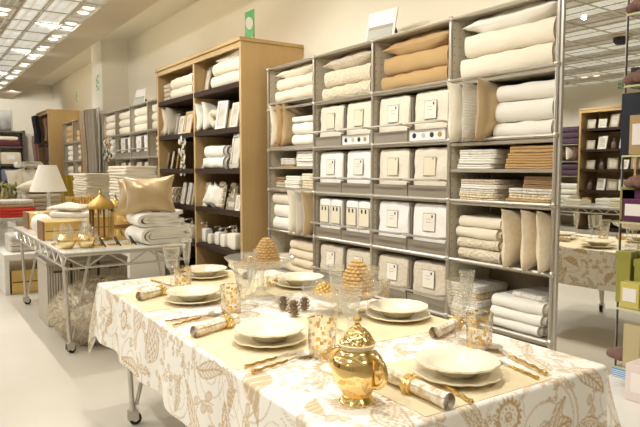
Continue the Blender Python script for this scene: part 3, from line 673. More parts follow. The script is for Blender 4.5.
hanging('hanging_garment', 'maroon robe hanging on the far garment rack', -15.85, 2.68, 1.0, 2.3, .42, 'maroon', 0, 'garment')
hanging('hanging_garment', 'blue grey robe hanging on the far garment rack', -15.5, 2.68, 1.1, 2.3, .25, 'blue grey', 0, 'garment')
hanging('hanging_garment', 'mauve robe hanging on the far garment rack', -16.25, 2.68, 1.15, 2.25, .25, 'rose brown', 0, 'garment')

# shelving on the end wall
ex = -16.6
t = thing('storage_shelving', 'dark storage shelving with boxes on the end wall', 'shelving', (ex, 1.2, 0))
dark = mat('dark_metal', (96,88,78), .5, .3)
Y0, Y1 = -.9, 2.48
for y in (Y0, .25, 1.4, Y1): ob('post', MB().box(-.38, -.0, y-1.2-.03, y-1.2+.03, FZ, 2.4).mesh('post', dark), t)
EZ = [.32, .72, 1.14, 1.56, 2.0, 2.38]
for z in EZ: ob('shelf', MB().box(-.38, -.0, Y0-1.2, Y1-1.2, z-.035, z).mesh('shelf', dark), t)
for i, y in enumerate((.1, .62, 1.14, 1.66, 2.18)):
    for r, z in enumerate((.72, 1.14, 1.56)):
        f = ('pack white','blue grey','beige')[r]
        tt = thing('storage_box', f'{("white","blue grey","beige")[r]} packed box, {("lower","middle","upper")[r]} row on the end wall, {("nearest the left edge","second from the left","third from the left","fourth from the left","rightmost")[i]}', 'box', (ex-.17, y, z+.002), (0,0,PI/2), group='boxes on the end wall shelving')
        ob('box', cached(('ebox', f), lambda: softbox_mesh(.46, .3, .3, FAB[f], 12, 8, .004)), tt)
        ob('label_card', cached('ecard', lambda: MB().box(-.09,.09,-.006,0,-.05,.05).mesh('c', cardm)), tt, (0,-.155,.17))
quilt('maroon folded blanket lying on the end wall shelving', 1.0, .34, .14, 'maroon', (ex-.18, 1.9, 2.002), 'folded_blanket', 'blanket', rz=PI/2)
quilt('second maroon folded blanket, left of the first on the end wall', 1.0, .34, .16, 'maroon', (ex-.18, .8, 2.002), 'folded_blanket', 'blanket', rz=PI/2)
quilt('pale folded blanket on top of the maroon blanket at right, end wall', .9, .3, .1, 'beige', (ex-.18, 1.9, 2.15), 'folded_blanket', 'blanket', rz=PI/2, spiral=False)
quilt('rose folded blanket on top of the left maroon blanket, end wall', .9, .3, .1, 'rose brown', (ex-.18, .8, 2.17), 'folded_blanket', 'blanket', rz=PI/2, spiral=False)
def wallpic(m, nt, b, tc):
    v = nt.nodes.new('ShaderNodeTexNoise'); v.inputs['Scale'].default_value = 5; v.inputs['Detail'].default_value = 4
    s = nt.nodes.new('ShaderNodeSeparateXYZ'); nt.links.new(tc.outputs['Object'], s.inputs[0]); nt.links.new(tc.outputs['Object'], v.inputs['Vector'])
    a = nt.nodes.new('ShaderNodeMath'); a.operation = 'MULTIPLY_ADD'; a.inputs[1].default_value = .5; nt.links.new(v.outputs[0], a.inputs[0])
    mz = nt.nodes.new('ShaderNodeMath'); mz.operation = 'MULTIPLY_ADD'; mz.inputs[1].default_value = .9; mz.inputs[2].default_value = .0; nt.links.new(s.outputs[2], mz.inputs[0])
    nt.links.new(mz.outputs[0], a.inputs[2]); cr = nt.nodes.new('ShaderNodeValToRGB'); cr.color_ramp.elements[0].color = lin((110,100,88)); cr.color_ramp.elements[1].color = lin((206,202,190)); cr.color_ramp.elements[0].position = .25; cr.color_ramp.elements[1].position = .65
    nt.links.new(a.outputs[0], cr.inputs[0]); nt.links.new(cr.outputs[0], b.inputs['Base Color'])
t = thing('wall_picture', 'large grey printed picture on the end wall above the storage shelving', 'picture', (XL+.04, 1.1, 2.42))
ob('print', MB().box(-.03, .01, -1.2, 1.15, 0, .5).mesh('print', mat('grey_print', (160,152,140), .6, fn=wallpic)), t)

# ------------------------------------------------------------------ across the shop (seen in the mirrors)
bookcase('oak bookcase across the shop, seen in the mirror', -6.98, -4.7, -6.15, -5.95+.45, 2.63, ZS, 2, True)
rr = random.Random(4)
nk = 0; ordn = ['first','second','third','fourth','fifth','sixth','seventh']
for r, z in enumerate((2.235, 1.825, 1.435, 1.03)):
    for i in range(5):
        x = -6.78+i*.23
        if (r+i) % 5 == 3: bottle(f'small dark ornament, {ordn[i]} from left, {ordn[r]} shelf of the mirrored bookcase', (x, -5.62, z), mat('ornament_brown', (92,74,70), .4), .2, .05, 'ornament', 'ornament')
        else: frame(f'{("silver","white")[i%2]} frame reflected in the mirror, {ordn[i]} from left, {ordn[r]} shelf', (x, -5.6, z), rr.uniform(.15,.21), rr.uniform(.17,.27), (silverframe, white)[i%2], PI+rr.uniform(-.4,.4), group='frames in the mirrored bookcase')
XO = [-9.4, -8.2, -7.05]
t = thing('metal_shelving', 'metal shelving with plum textiles across the shop, seen in the mirror', 'shelving', (-8.2,-5.9,0))
for x in XO: ob('post', MB().box(x+8.2-.015, x+8.2+.015, -.2, .2, FZ, 2.2).mesh('post', steel), t)
for z in (.5,.9,1.3,1.6,1.95): ob('shelf', MB().box(-1.2, 1.15, -.2, .2, z-.02, z).mesh('shelf', shelfgrey), t)
ob('back_panel', MB().box(-1.2, 1.15, -.21, -.2, .3, 2.2).mesh('bp', backtaupe), t)
for r, z in enumerate((1.95, 1.3, .9)):
    for k in range(3 if r == 0 else 2):
        quilt(f'{("plum","navy","white")[r]} folded blanket, {("lowest","middle","topmost")[k]} on the {("top","middle","lower")[r]} shelf, mirrored shelving', 1.0, .36, .12, ('plum','plum','white')[r], (-7.62, -5.9, z+.002+.12*k), 'folded_blanket', 'blanket', rz=PI, v=3)
for i in range(4): pillow(f'{("cream","plum")[i%2]} cushion standing, {ordn[i]} from left on the mirrored shelving', .28, .3, .12, ('ivory','rose brown')[i%2], (-7.7+.17*i, -5.82, 1.76), (0,R(85),0), name='cushion', cat='cushion')

enlarge(_b)
# ------------------------------------------------------------------ truss tables
def caster_mesh():
    b = MB(); b.m = 0
    b.lathe([(.016,.075),(.016,.1),(.006,.1)], 10)
    b.box(-.022, -.016, -.03, .03, .03, .08).box(.016, .022, -.03, .03, .03, .08).box(-.022,.022,-.025,.03,.075,.084)
    b.m = 1; b.T = Matrix.Translation((0,.012,.034)) @ Matrix.Rotation(PI/2, 4, 'Y'); b.lathe([(.012,-.012),(.034,-.012),(.034,.012),(.012,.012)], 20); b.T = Matrix()
    b.m = 2; b.T = Matrix.Translation((0,.012,.034)) @ Matrix.Rotation(PI/2, 4, 'Y'); b.lathe([(.0001,-.016),(.015,-.016),(.015,.016),(.0001,.016)], 14)
    return b.mesh('caster', [steel, black, white])
def truss_table(label, cx, cy, L, W, h, topm, rz=0, topth=.012, drop=.1, group=None, legx=None):
    t = thing('truss_table', label, 'table', (cx, cy, 0), (0,0,rz), group)
    ob('tabletop', MB().box(-L/2, L/2, -W/2, W/2, h-topth, h).mesh('tabletop', topm), t, bev=.003)
    hz = h-topth-.012; lz = hz-drop
    for sy in (-1, 1):
        b = MB(); yy = sy*(W/2-.02)
        b.tube([(-L/2,yy,hz),(L/2,yy,hz)], .012).tube([(-L/2,yy,lz),(L/2,yy,lz)], .009)
        n = max(2, round(L/.3))
        for i in range(n):
            x0 = -L/2+L*i/n; x1 = x0+L/n; m = (x0+x1)/2
            b.tube([(x0,yy,hz),(m,yy,lz)], .007, 6).tube([(m,yy,lz),(x1,yy,hz)], .007, 6)
        ob('truss_rail', b.mesh('rail', steel), t)
    for sx in (-1, 1):
        b = MB(); xx = sx*(L/2-.02)
        b.tube([(xx,-W/2,hz),(xx,W/2,hz)], .013).tube([(xx,-W/2,lz),(xx,W/2,lz)], .009)
        n = max(2, round(W/.32))
        for i in range(n):
            y0 = -W/2+W*i/n; y1 = y0+W/n; m = (y0+y1)/2
            b.tube([(xx,y0,hz),(m*1.0 and xx,m,lz)], .007, 6).tube([(xx,m,lz),(xx,y1,hz)], .007, 6)
            b.ball((xx,m,lz), .014, 6)
        ob('truss_rail', b.mesh('rail', steel), t)
    for sx in (-1, 1):
        for sy in (-1, 1):
            x = sx*(L/2-.03) if not legx else legx[(sx+1)//2]; y = sy*(W/2-.05)
            b = MB().tube([(x,y+sy*.03,hz),(x,y+sy*.003,.095)], .0145, 10).tube([(x,y-sy*.17,hz),(x,y-sy*.02,.11)], .0115, 8).ball((x,y,.1), .018, 8)
            lg = ob('leg', b.mesh('leg', steel), t)
            ob('caster', cached('caster', caster_mesh), lg, (x, y, 0), (0,0,random.uniform(-.6,.6)))
    return t
HT = .80
truss_table('glass topped steel truss table on casters displaying golden gifts', (-7.3-4.74)/2, 1.43, 2.56, .96, HT, tabletop_glass, legx=(-.91, 1.15))
DT = 'the glass table'
# --- gifts on the glass table
def lantern(label, loc, s, rz=0):
    t = thing('lantern', label, 'lantern', loc, (0,0,rz), sc=s)
    hexr = lambda a, z, r: 1/ max(.5, math.cos((a % (PI/3))-PI/6))*.9
    ob('base', MB().lathe([(.0001,0),(.115,0),(.115,.02),(.1,.03),(.0001,.03)], 6).mesh('base', brass, 20), t)
    for k in range(6):
        a = k*PI/3; ob('post', cached('lpost', lambda: MB().box(-.007,.007,-.007,.007,.03,.295).mesh('post', mat('dark_bronze', (112,88,52), .4, .8))), t, (.1*math.cos(a), .1*math.sin(a), 0), (0,0,a))
    ob('glass_pane', MB().openlathe([(.09,.03),(.09,.293)], 6).mesh('pane', paleglass, 20), t)
    rim = ob('dome', MB().lathe([(.112,.292),(.12,.296),(.122,.306),(.117,.322),(.104,.345),(.08,.368),(.05,.39),(.028,.408),(.014,.422),(.01,.43)], 36, rf=lambda a,z,r: 1+.035*abs(math.sin(a*3))).mesh('dome', brass, 50), t)
    ob('finial', MB().ball((0,0,.44), .016).ball((0,0,.462), .01).lathe([(.005,.46),(.0005,.49)], 8).mesh('finial', brass), rim)
lantern('large domed brass lantern standing at the centre of '+DT, (-5.49, 1.42, HT), (.95,.95,.95))
lantern('smaller brass lantern behind the large one', (-5.95, 1.68, HT), (.7,.7,.82))
lantern('brass lantern half hidden behind the satin cushion', (-5.75, 1.74, HT), (.66,.66,.78))
def giltbox(label, loc, w, d, h, rz=0, side=None, name='gift_box', lid=False):
    t = thing(name, label, 'box', loc, (0,0,rz))
    ob('body', MB().box(-w/2, w/2, -d/2, d/2, 0, h).mesh('body', goldsoft), t, bev=.004)
    if side: ob('end_panel', MB().box(-w/2-.004, w/2+.004, -d/2-.014, -d/2, -.0, h+.004).mesh('end', side), t)
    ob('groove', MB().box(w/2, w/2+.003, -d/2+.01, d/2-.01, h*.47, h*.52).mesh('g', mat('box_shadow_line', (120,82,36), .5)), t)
    if lid: ob('lid', MB().box(-w/2-.006, w/2+.006, -d/2-.006, d/2+.006, h*.8, h+.006).mesh('lid', goldsoft), t, bev=.004)
    return t
walnut = mat('walnut_side', (140,104,62), .5)
giltbox('large gold box with a brown side at the near corner of '+DT, (-5.82, 1.145, HT), .26, .32, .16, 0, walnut)
giltbox('second gold box with a brown side further left on '+DT, (-7.05, 1.2, HT), .3, .3, .17, 0, walnut)
giltbox('small gold box behind the large lantern', (-5.78, 1.47, HT), .16, .16, .19)
tag(ob('storage_jar', MB().T and MB().ball((0,0,.1), .1, 14, (1,1,1)).mesh('jar', white), None, (-6.3, 1.07, HT)), 'round white jar between the two brown sided gold boxes', 'jar')
def drawerbox(label, loc, w, d, h):
    t = thing('drawer_box', label, 'box', loc)
    ob('body', MB().box(-w/2, w/2, -d/2, d/2, 0, h).mesh('body', goldsoft), t, bev=.004)
    for z in (.04, h-.085):
        dr = ob('drawer', MB().box(w/2, w/2+.012, -d/2+.01, d/2-.01, z, z+.055).mesh('drawer', gold), t, bev=.003)
    ob('middle_band', MB().box(w/2, w/2+.008, -d/2, d/2, h*.42, h*.55).mesh('band', walnut), t)
drawerbox('gold jewellery box with drawers beside the white throws', (-5.46, 1.585, HT), .2, .18, .25)
b = MB(); rr = random.Random(8)
for i in range(14): b.ball((rr.uniform(-.07,.07), rr.uniform(-.07,.07), .012), .016, 6)
tag(ob('bead_garland', b.mesh('beads', silver), None, (-5.46,1.585,HT+.25)), 'string of silver beads on the gold jewellery box', 'beads')
for i, (x, y, s) in enumerate(((-5.03, 1.03, 1), (-5.0, 1.17, 1))):
    t = thing('candle_holder', f'round mirrored gold candle holder, {("left","right")[i]} of the two at the front of {DT}', 'candle holder', (x, y, HT), group='gold candle holders', sc=(1.15,)*3)
    ob('bowl', cached('cbowl', lambda: MB().lathe([(.0001,0),(.03,.0),(.052,.016),(.062,.045),(.058,.07),(.042,.092),(.03,.1),(.026,.09),(.0001,.085)], 28).mesh('bowl', palegold)), t)
    ob('crystal_bow', cached('cbow', lambda: (lambda b: [b.ball((.03*math.cos(k*1.05), .03*math.sin(k*1.05), .12+.012*(k%3)), .022, 6, (1,.5,1.5)) for k in range(7)] and b)(MB()).mesh('bow', crystal)), t)
tiny = [(-5.3,1.0),(-5.25,1.12),(-5.32,1.2),(-5.2,1.28)]
for i, (x, y) in enumerate(tiny):
    t = thing('glass_figurine', f'clear glass figurine behind the gold candle holders, {("leftmost","second","third","rightmost")[i]}', 'figurine', (x, y, HT), group='glass figurines')
    b = MB().lathe([(.03,0),(.03,.01),(.008,.02),(.018,.05),(.03,.075),(.02,.1),(.006,.11),(.016,.13),(.0001,.15)], 12); ob('body', b.mesh('f', crystal), t)
    ob('foot', MB().lathe([(.034,0),(.034,.012),(.02,.016)], 12).mesh('foot', gold), t)
for i, y in enumerate((1.265, 1.385, 1.51)):
    t = thing('place_card_holder', f'small gold card holder with a crystal and black edge, {("left","middle","right")[i]} of three', 'card holder', (-5.0, y, HT), (0,0,R(0)), group='place card holders')
    ob('gold_plate', MB().box(-.05,.05,-.045,.035,0,.012).mesh('p', gold), t)
    ob('black_stand', MB().add([(-.03,.035,.0),(.05,.045,0),(.05,.055,0),(-.03,.045,0),(-.03,.005,.075),(-.03,.015,.075),(.01,.005,.075),(.01,.015,.075)],[(0,1,2,3),(4,6,7,5),(0,4,5,3),(1,2,7,6),(0,1,6,4),(3,5,7,2)]).mesh('s', black), t)
    ob('crystal', cached('ccr', lambda: MB().lathe([(.02,.012),(.028,.03),(.018,.06),(.012,.085),(.0001,.105)], 8).mesh('c', crystal, 20)), t, (0,-.01,0))
# satin cushion on two folded throws
def throw_folds(label, loc, w, d, h, f, n=3, rz=0, seed=0):
    # a thick throw folded into nested U shapes: closed folds towards -Y, loose edges towards +Y, swept along X
    b = MB(); th = h/(2*n)
    for k in range(n):
        m = h/2-th*(k+.5); y0 = -d/2+th*k*1.3+m
        path = []
        yr = d/2-.02*k+.02*math.sin(k*2+seed)
        for i in range(9): path.append((yr+(y0-yr)*i/8, m))
        for i in range(1, 10): a = PI/2+PI*i/10; path.append((y0+m*1.25*math.cos(a), m*math.sin(a)))
        yl = d/2+.015*math.sin(k*3+1+seed)
        for i in range(9): path.append((y0+(yl-y0)*i/8, -m))
        N = len(path)
        def pt(i, off):
            p0 = path[max(0, i-1)]; p1 = path[min(N-1, i+1)]; dy = p1[0]-p0[0]; dz = p1[1]-p0[1]; L = math.hypot(dy, dz) or 1
            return (path[i][0]-dz/L*off, path[i][1]+dy/L*off)
        loop = [pt(i, th*.47) for i in range(N)]
        e = pt(N-1, 0); loop.append((e[0]+th*.4, e[1])); loop += [pt(i, -th*.47) for i in range(N-1, -1, -1)]
        e = pt(0, 0); loop.append((e[0]+th*.4, e[1])); M = len(loop); vs = []; fs = []; nxs = 12
        for j in range(nxs+1):
            x = -w/2+w*j/nxs
            for (y, z) in loop:
                lift = .05*max(0, (y/d-.15))**1.2*(.5+z/h)*1.5
                q = wob((x, y, z+h/2+lift), .007, 7, seed+k); vs.append((q[0]+(.006*math.sin(y*30+k)), q[1], max(0, q[2])))
        for j in range(nxs):
            for i in range(M): fs.append((j*M+i, j*M+(i+1)%M, (j+1)*M+(i+1)%M, (j+1)*M+i))
        H = M//2
        for base, flip in ((0, 0), (nxs*M, 1)):
            for i in range(N-1):
                q = (base+i, base+i+1, base+M-3-i if False else base+(N+1+(N-2-i)), base+(N+1+(N-1-i)))
                fs.append(q[::-1] if not flip else q)
        b.add(vs, fs)
    return tag(ob('folded_throw', b.mesh('throw', FAB[f], 70), None, loc, (0,0,rz)), label, 'throw', 'white throws under the satin cushion')
throw_folds('thick white folded throw, lower of the two under the satin cushion', (-5.06, 1.79, HT), .40, .41, .14, 'white', 3, R(3))
throw_folds('thick white folded throw, upper of the two under the satin cushion', (-5.08, 1.77, HT+.142), .37, .36, .115, 'white', 2, R(-2), 3)
pillow('shiny champagne satin cushion standing on the white throws', .44, .33, .17, 'satin', (-5.04, 1.71, HT+.26+.148), (R(82), R(-3), R(58)), name='satin_cushion', cat='cushion')
pillow('second satin cushion hidden behind the first', .38, .3, .11, 'satin', (-5.17, 1.66, HT+.26+.135), (R(80), 0, R(58)), name='satin_cushion', cat='cushion')
# pale round pile with cream packet on top, gold tins behind
for k, (h, f) in enumerate(((.11,'white'),(.10,'white'))):
    tag(ob('folded_throw', cached(('rp',k), lambda: fold_mesh(.36, .34, h, FAB[f], 2, k, False, .01)), None, (-6.3, 1.34, HT+.11*k), (0,0,R(75))), f'white folded throw, {("lower","upper")[k]} of the pair left of the lantern', 'throw')
pillow('flat cream sachet cushion on the white throws left of the lantern', .34, .3, .09, 'ivory', (-6.3, 1.34, HT+.25), (0,0,R(50)), name='sachet_cushion', cat='cushion')
giltbox('flat gold box carrying four gold tins', (-6.75, 1.57, HT), .18, .46, .14)
for i in range(4): tag(ob('gold_tin', cached('tin', lambda: MB().lathe([(.0001,0),(.042,0),(.044,.01),(.044,.19),(.04,.2),(.0001,.2)], 18).mesh('tin', gold)), None, (-6.75, 1.42+.095*i, HT+.14)), f'gold tin behind the pale throws, {("leftmost","second","third","rightmost")[i]} of four', 'tin', 'gold tins')
# --- tall stacks of throws on a low plinth behind
_b = placed()
struct_pl = thing('display_plinth', 'white plinth carrying the tall piles of throws', 'plinth', (-7.7, 2.11, 0))
ob('body', MB().box(-1.3,1.3,-.17,.22,FZ,.76).mesh('body', white), struct_pl, bev=.004); ob('top', MB().box(-1.32,1.32,-.18,.24,.76,.79).mesh('top', white), struct_pl, bev=.003)
layn = 14
def tall_pile(cx, cy, w, d, H, n, word, f):
    hh = (H)/n
    for k in range(n):
        me = cached(('tp', w, d, n, k % 3, f), lambda: fold_mesh(w, d, hh*1.02, FAB[f], 1, k % 3+1, False, .006))
        tag(ob('folded_throw', me, None, (cx+random.uniform(-.008,.008), cy+random.uniform(-.008,.008), .792+hh*k), (0,0,R(random.uniform(-2,2)))),
            f'cream folded throw in the {word} tall pile, {("at the bottom" if k == 0 else "on top" if k == n-1 else str(k+1)+" up from the bottom")}', 'throw', f'throws in the {word} tall pile')
tall_pile(-6.78, 2.11, .64, .36, .67, 20, 'right', 'cream')
tall_pile(-8.5, 2.09, .72, .34, .58, 18, 'left', 'cream')

enlarge(_b)
# --- under the glass table: laundry baskets, shaggy rug
def rib_fn(m, nt, b, tc):
    w = nt.nodes.new('ShaderNodeTexWave'); w.bands_direction = 'Y'; w.inputs['Scale'].default_value = 14; nt.links.new(tc.outputs['Object'], w.inputs['Vector'])
    bp = nt.nodes.new('ShaderNodeBump'); bp.inputs['Strength'].default_value = .8; bp.inputs['Distance'].default_value = .01
    nt.links.new(w.outputs[0], bp.inputs['Height']); nt.links.new(bp.outputs[0], b.inputs['Normal'])
ribm = mat('ribbed_basket', (186,176,158), .6, fn=rib_fn); lidm = mat('basket_lid', (178,168,150), .55)
for i, (y, w) in enumerate(((1.11, .2), (1.34, .22), (1.6, .26))):
    t = thing('laundry_basket', f'grey ribbed laundry basket with a flat lid under {DT}, {("nearest the front","in the middle","furthest back")[i]}', 'basket', (-5.98, y, 0), group='laundry baskets under the glass table')
    hB = .56
    ob('body', MB().box(-.28,.2,-w/2,w/2,0,hB).mesh('body', ribm), t, bev=.008)
    ob('lid', MB().box(-.3,.22,-w/2-.012,w/2+.0,hB,hB+.035).mesh('lid', lidm), t, bev=.008)
    ob('handle_slot', MB().box(.2,.204,-.045,.045,hB-.07,hB-.05).mesh('slot', mat('slot_dark', (84,74,62), .6)), t)
def rug():
    t = thing('shaggy_rug', 'beige shaggy rug bundled on the floor under the glass table', 'rug', (-5.2, 1.34, 0))
    rr = random.Random(2)
    def surf(u, v):   # u around, v height
        a = 2*PI*u; bulge = math.sin(PI*min(1, v*.92+.08))**.55 if v < .5 else math.cos((v-.5)*PI)**.6 if v < 1 else 0
        rx = .43*bulge; ry = .40*bulge
        n = noise.noise(Vector((math.cos(a)*1.4, math.sin(a)*1.4, v*2.2)))*.05
        hh = .50
        ca = math.cos(a); sa = math.sin(a); q_ = (abs(ca)**3+abs(sa)**3)**(-1/3)
        return Vector(((rx+n)*ca*q_, (ry+n)*sa*q_, max(0.0, hh*v+n*.3)))
    b = MB(); b.grid(lambda u, v: tuple(surf(u, min(v, .999))), 40, 20); ob('rolled_body', b.mesh('body', shagm, 80), t)
    s = MB()
    for i in range(8000):
        u = rr.random(); v = rr.random()**.8*.98
        p = surf(u, v); q = surf(u+.004, v); w_ = surf(u, min(v+.01, .995))
        nr = (q-p).cross(w_-p)
        if nr.length < 1e-9: continue
        nr.normalize(); d = (nr+Vector((rr.uniform(-1,1), rr.uniform(-1,1), rr.uniform(-1.2,.4)))*.7).normalized()
        L = rr.uniform(.02,.042); e = p+d*L; side = d.cross(Vector((rr.random(),rr.random(),rr.random()))).normalized()*.0035
        e.z = max(.003, e.z); m_ = p+d*L*.55+side*1.2
        s.add([p-side, p+side, m_+side, m_-side, e], [(0,1,2,3),(3,2,4)])
    o = ob('pile', s.mesh('pile', shagm, 0), t); o['kind'] = 'stuff'
    # loose flap on the floor
    f = MB(); f.grid(lambda u, v: (-.18+.5*u+.03*math.sin(v*9), .1+.75*v, .05+.02*noise.noise(Vector((u*6,v*6,3)))), 14, 18)
    f.grid(lambda u, v: (-.18+.5*(1-u)+.03*math.sin(v*9), .1+.75*v, 0), 14, 18)
    s2 = MB()
    for i in range(3800):
        u = rr.random(); v = rr.random(); p = Vector((-.18+.5*u+.03*math.sin(v*9), .1+.75*v, rr.uniform(.01,.06)))
        if rr.random() < .5: p.x = .32+rr.uniform(-.02,.015)+.03*math.sin(v*9)
        d = Vector((rr.uniform(-.6,1), rr.uniform(-1,1), rr.uniform(-.2,1))).normalized(); e = p+d*rr.uniform(.02,.04); e.z = max(.003, e.z)
        side = d.cross(Vector((rr.random(),rr.random(),rr.random()))).normalized()*.0035
        s2.add([p-side, p+side, (p+e)/2+side*1.4, e], [(0,1,2),(2,3,0)])
    ob('flap', f.mesh('flap', shagm, 80), t); o = ob('pile', s2.mesh('pile', shagm, 0), t); o['kind'] = 'stuff'
rug()
# --- second truss table with red throws, lamp, plant (left edge)
TX = -8.62
truss_table('steel truss table at the left edge carrying red throws and a lamp', TX-1.1, 1.08, 2.2, 1.28, .8, tabletop_glass)
LT = 'the left table'
t = thing('table_lamp', 'white table lamp with a conical shade on the left table', 'lamp', (-8.74, 1.58, .8), sc=(.92,.92,.98))
ob('base', MB().lathe([(.0001,0),(.12,0),(.12,.015),(.06,.03),(.045,.06),(.03,.12),(.022,.3),(.03,.34),(.018,.37),(.012,.42)], 24).mesh('base', white), t)
sh_ = ob('shade', MB().openlathe([(.255,.34),(.12,.7)], 36).openlathe([(.252,.34),(.118,.7)], 36).mesh('shade', lampshade), t)
ob('shade_cap', MB().lathe([(.0001,.69),(.118,.69)], 24).mesh('cap', lampshade), sh_)
for k in range(3): quilt(f'red folded throw, {("lowest","middle","topmost")[k]} of the red pile on {LT}', .76, .5, .04, 'red', (-8.95, 1.04, .8+.04*k), 'folded_throw', 'throw', 'red throws', 1, PI/2, False, .006)
for k in range(2): quilt(f'beige and pink folded throw, {("lower","upper")[k]} above the red pile', .74, .46, .05, 'grey print' if k else 'satin', (-8.97, 1.03, .92+.05*k), 'folded_throw', 'throw', 'beige throws on red', 1, PI/2, False, .008)
bouquet('potted_plant', 'olive green leafy plant in a glass bowl at the left edge', (-9.5, 1.2, .98), [(mat('leaf_olive', (130,128,70)), 1.0), (mat('leaf_pale', (178,168,110)), .6)], .24, 60, 1.6)
t = thing('glass_bowl', 'clear glass bowl holding a plant on the left table', 'bowl', (-9.45, 1.24, .8)); ob('bowl', MB().openlathe([(.05,0),(.1,.03),(.12,.12),(.115,.3)], 24).mesh('bowl', crystal), t); ob('foot', MB().lathe([(.06,0),(.06,.01),(.04,.015)], 20).mesh('foot', crystal), t)
for k in range(5): quilt(f'taupe folded throw, {ORD[5][k]} of the pile behind the white lamp', .42, .4, .055, 'taupe', (-9.35, 1.62, .8+.055*k), 'folded_throw', 'throw', 'taupe throws behind the lamp', 1, PI/2, False)
pillow('large ivory pillow lying on the taupe pile behind the lamp', .62, .5, .2, 'ivory', (-9.5, 1.6, 1.17), (0,0,R(80)))
# standing covers further back
t = thing('display_plinth', 'pale plinth behind the left table carrying ivory cushions', 'plinth', (-11.4, 1.76, 0)); ob('body', MB().box(-.5,.5,-.3,.3,0,.95).mesh('body', white), t, bev=.004); ob('top', MB().box(-.52,.52,-.32,.32,.95,.98).mesh('top', white), t)
for i, (y, f) in enumerate(((1.68,'ivory'),(1.86,'white'),(2.05,'ivory'))): pillow(f'{f} cushion standing upright behind the left table, {("left","middle","right")[i]} of three', .34, .46, .12, f, (-11.35+.1*i, y-.12+.02*i, 1.22), (R(84),R(10*i-10),R(60)), name='cushion', cat='cushion')
quilt('white folded quilt lying across the ivory cushions, behind the lamp', .5, .4, .1, 'white', (-11.45, 1.76, 1.46), 'folded_quilt', 'quilt')
# white bench with gold box and grey throws at the left edge (floor)
p = at(22,283,Z=0)
t = thing('cube_bench', 'white open cube bench on the floor beside the glass table', 'bench', (-8.0, 1.12, 0))
ob('top', MB().box(-.45,.45,-.24,.24,.40,.46).mesh('top', white), t, bev=.003)
for y in (-.24,.19): ob('side_panel', MB().box(-.45,.45,y,y+.05,0,.4).mesh('side', white), t, bev=.003)
giltbox('gold fabric box with dark rim inside the white cube bench', (-7.98, 1.12, .0), .8, .34, .27, 0, None, 'storage_box')
for k in range(3): quilt(f'grey beige folded throw, {ORD[3][k]} of the pile on the white bench', .3, .5, .065, 'grey print', (-8.0, 1.12, .462+.065*k), 'folded_throw', 'throw', 'throws on the cube bench', 1, PI/2, False)
# table across the shop seen in the mirror
truss_table('steel truss table with white goods across the shop, seen in the mirror', -6.1*KS, -3.9*KS, 3.1, 1.2, .72, tabletop_glass)
for i in range(6): quilt(f'white folded throw reflected in the mirror, {("first","second","third","fourth","fifth","sixth")[i]} from left on the far table', .38, .42, .1+.03*(i%3), ('white','ivory')[i%2], ((-7.1+.4*i)*KS, (-4.1+.3*(i%2))*KS, .72), 'folded_throw', 'throw', 'throws on the mirrored table', 2+i%2, PI, False)
for i in range(4): giltbox(f'small gold box reflected in the mirror, {("first","second","third","fourth")[i]} from left', ((-6.9+.45*i)*KS, -4.25*KS, .72), .14, .14, .12)
# ------------------------------------------------------------------ main dining table with the printed cloth
CX, CY, TL, TW, TRZ, TH = -2.37, 1.43, 2.50, 1.08, R(-1.5), .75
MT = truss_table('long steel truss dining table on casters under the printed cloth', CX, CY, TL-.06, TW-.06, TH-.004, mat('plain_top', (220,212,196), .5), TRZ, legx=(-.90,.93))
TM = Matrix.Translation((CX,CY,0)) @ Matrix.Rotation(TRZ, 4, 'Z')
def onT(x, y, z=TH+.004): return tuple(TM @ Vector((x, y, z)))
def loc_of(px, py, h=0):      # point of the table top seen at a pixel
    return at(px, py, Z=TH+.004+h)
# ---- pattern painted as colour attribute (cloth coordinates s,t)
STEP = .005; DR = .33
W_ = TL+2*DR; H_ = TW+2*DR; nx = int(W_/STEP); ny = int(H_/STEP)
S = np.linspace(-W_/2, W_/2, nx); T_ = np.linspace(-H_/2, H_/2, ny)
SS, TT = np.meshgrid(S, T_)
rg = np.random.default_rng(11)
ink = np.zeros_like(SS)
def stamp(cx, cy, rot, sc, fn, strength=1):
    R_ = sc*1.3
    i0, i1 = np.searchsorted(S, [cx-R_, cx+R_]); j0, j1 = np.searchsorted(T_, [cy-R_, cy+R_])
    if i1 <= i0 or j1 <= j0: return
    X = SS[j0:j1, i0:i1]-cx; Y = TT[j0:j1, i0:i1]-cy
    x = (X*math.cos(rot)+Y*math.sin(rot))/sc; y = (-X*math.sin(rot)+Y*math.cos(rot))/sc
    v = fn(x, y)*strength; m = v >= 0
    sub = ink[j0:j1, i0:i1]; sub[m] = v[m]
def flower(x, y):
    r = np.hypot(x, y); a = np.arctan2(y, x); v = np.full(x.shape, -1.)
    ed = .72+.28*np.abs(((a*9/PI) % 1)-.5)*2
    v[r < ed] = .85; sc = .56+.05*np.abs(np.sin(a*5)); v[r < sc+.04] = .5; v[r < sc] = 0.08
    d = np.abs(((a*5/PI) % 1)-.5); v[(d < .16) & (np.abs(r-.42) < .06)] = .7
    v[r < .26] = .8; v[(r < .2) & (np.sin(x*40)*np.sin(y*40) > 0)] = .3
    return v
def leaf(x, y):
    v = np.full(x.shape, -1.); w = .3*np.sin(np.clip((x+1)/2, 0, 1)*PI)**.8; c = y-.18*np.sin(x*1.8)
    ins = (np.abs(c) < w) & (np.abs(x) < 1); v[ins] = .12; v[ins & (np.sin((x+np.abs(c)*1.6)*26) > .1)] = .6
    v[ins & (np.abs(c) > w-.05)] = .8; v[ins & (np.abs(c) < .03)] = .85; return v
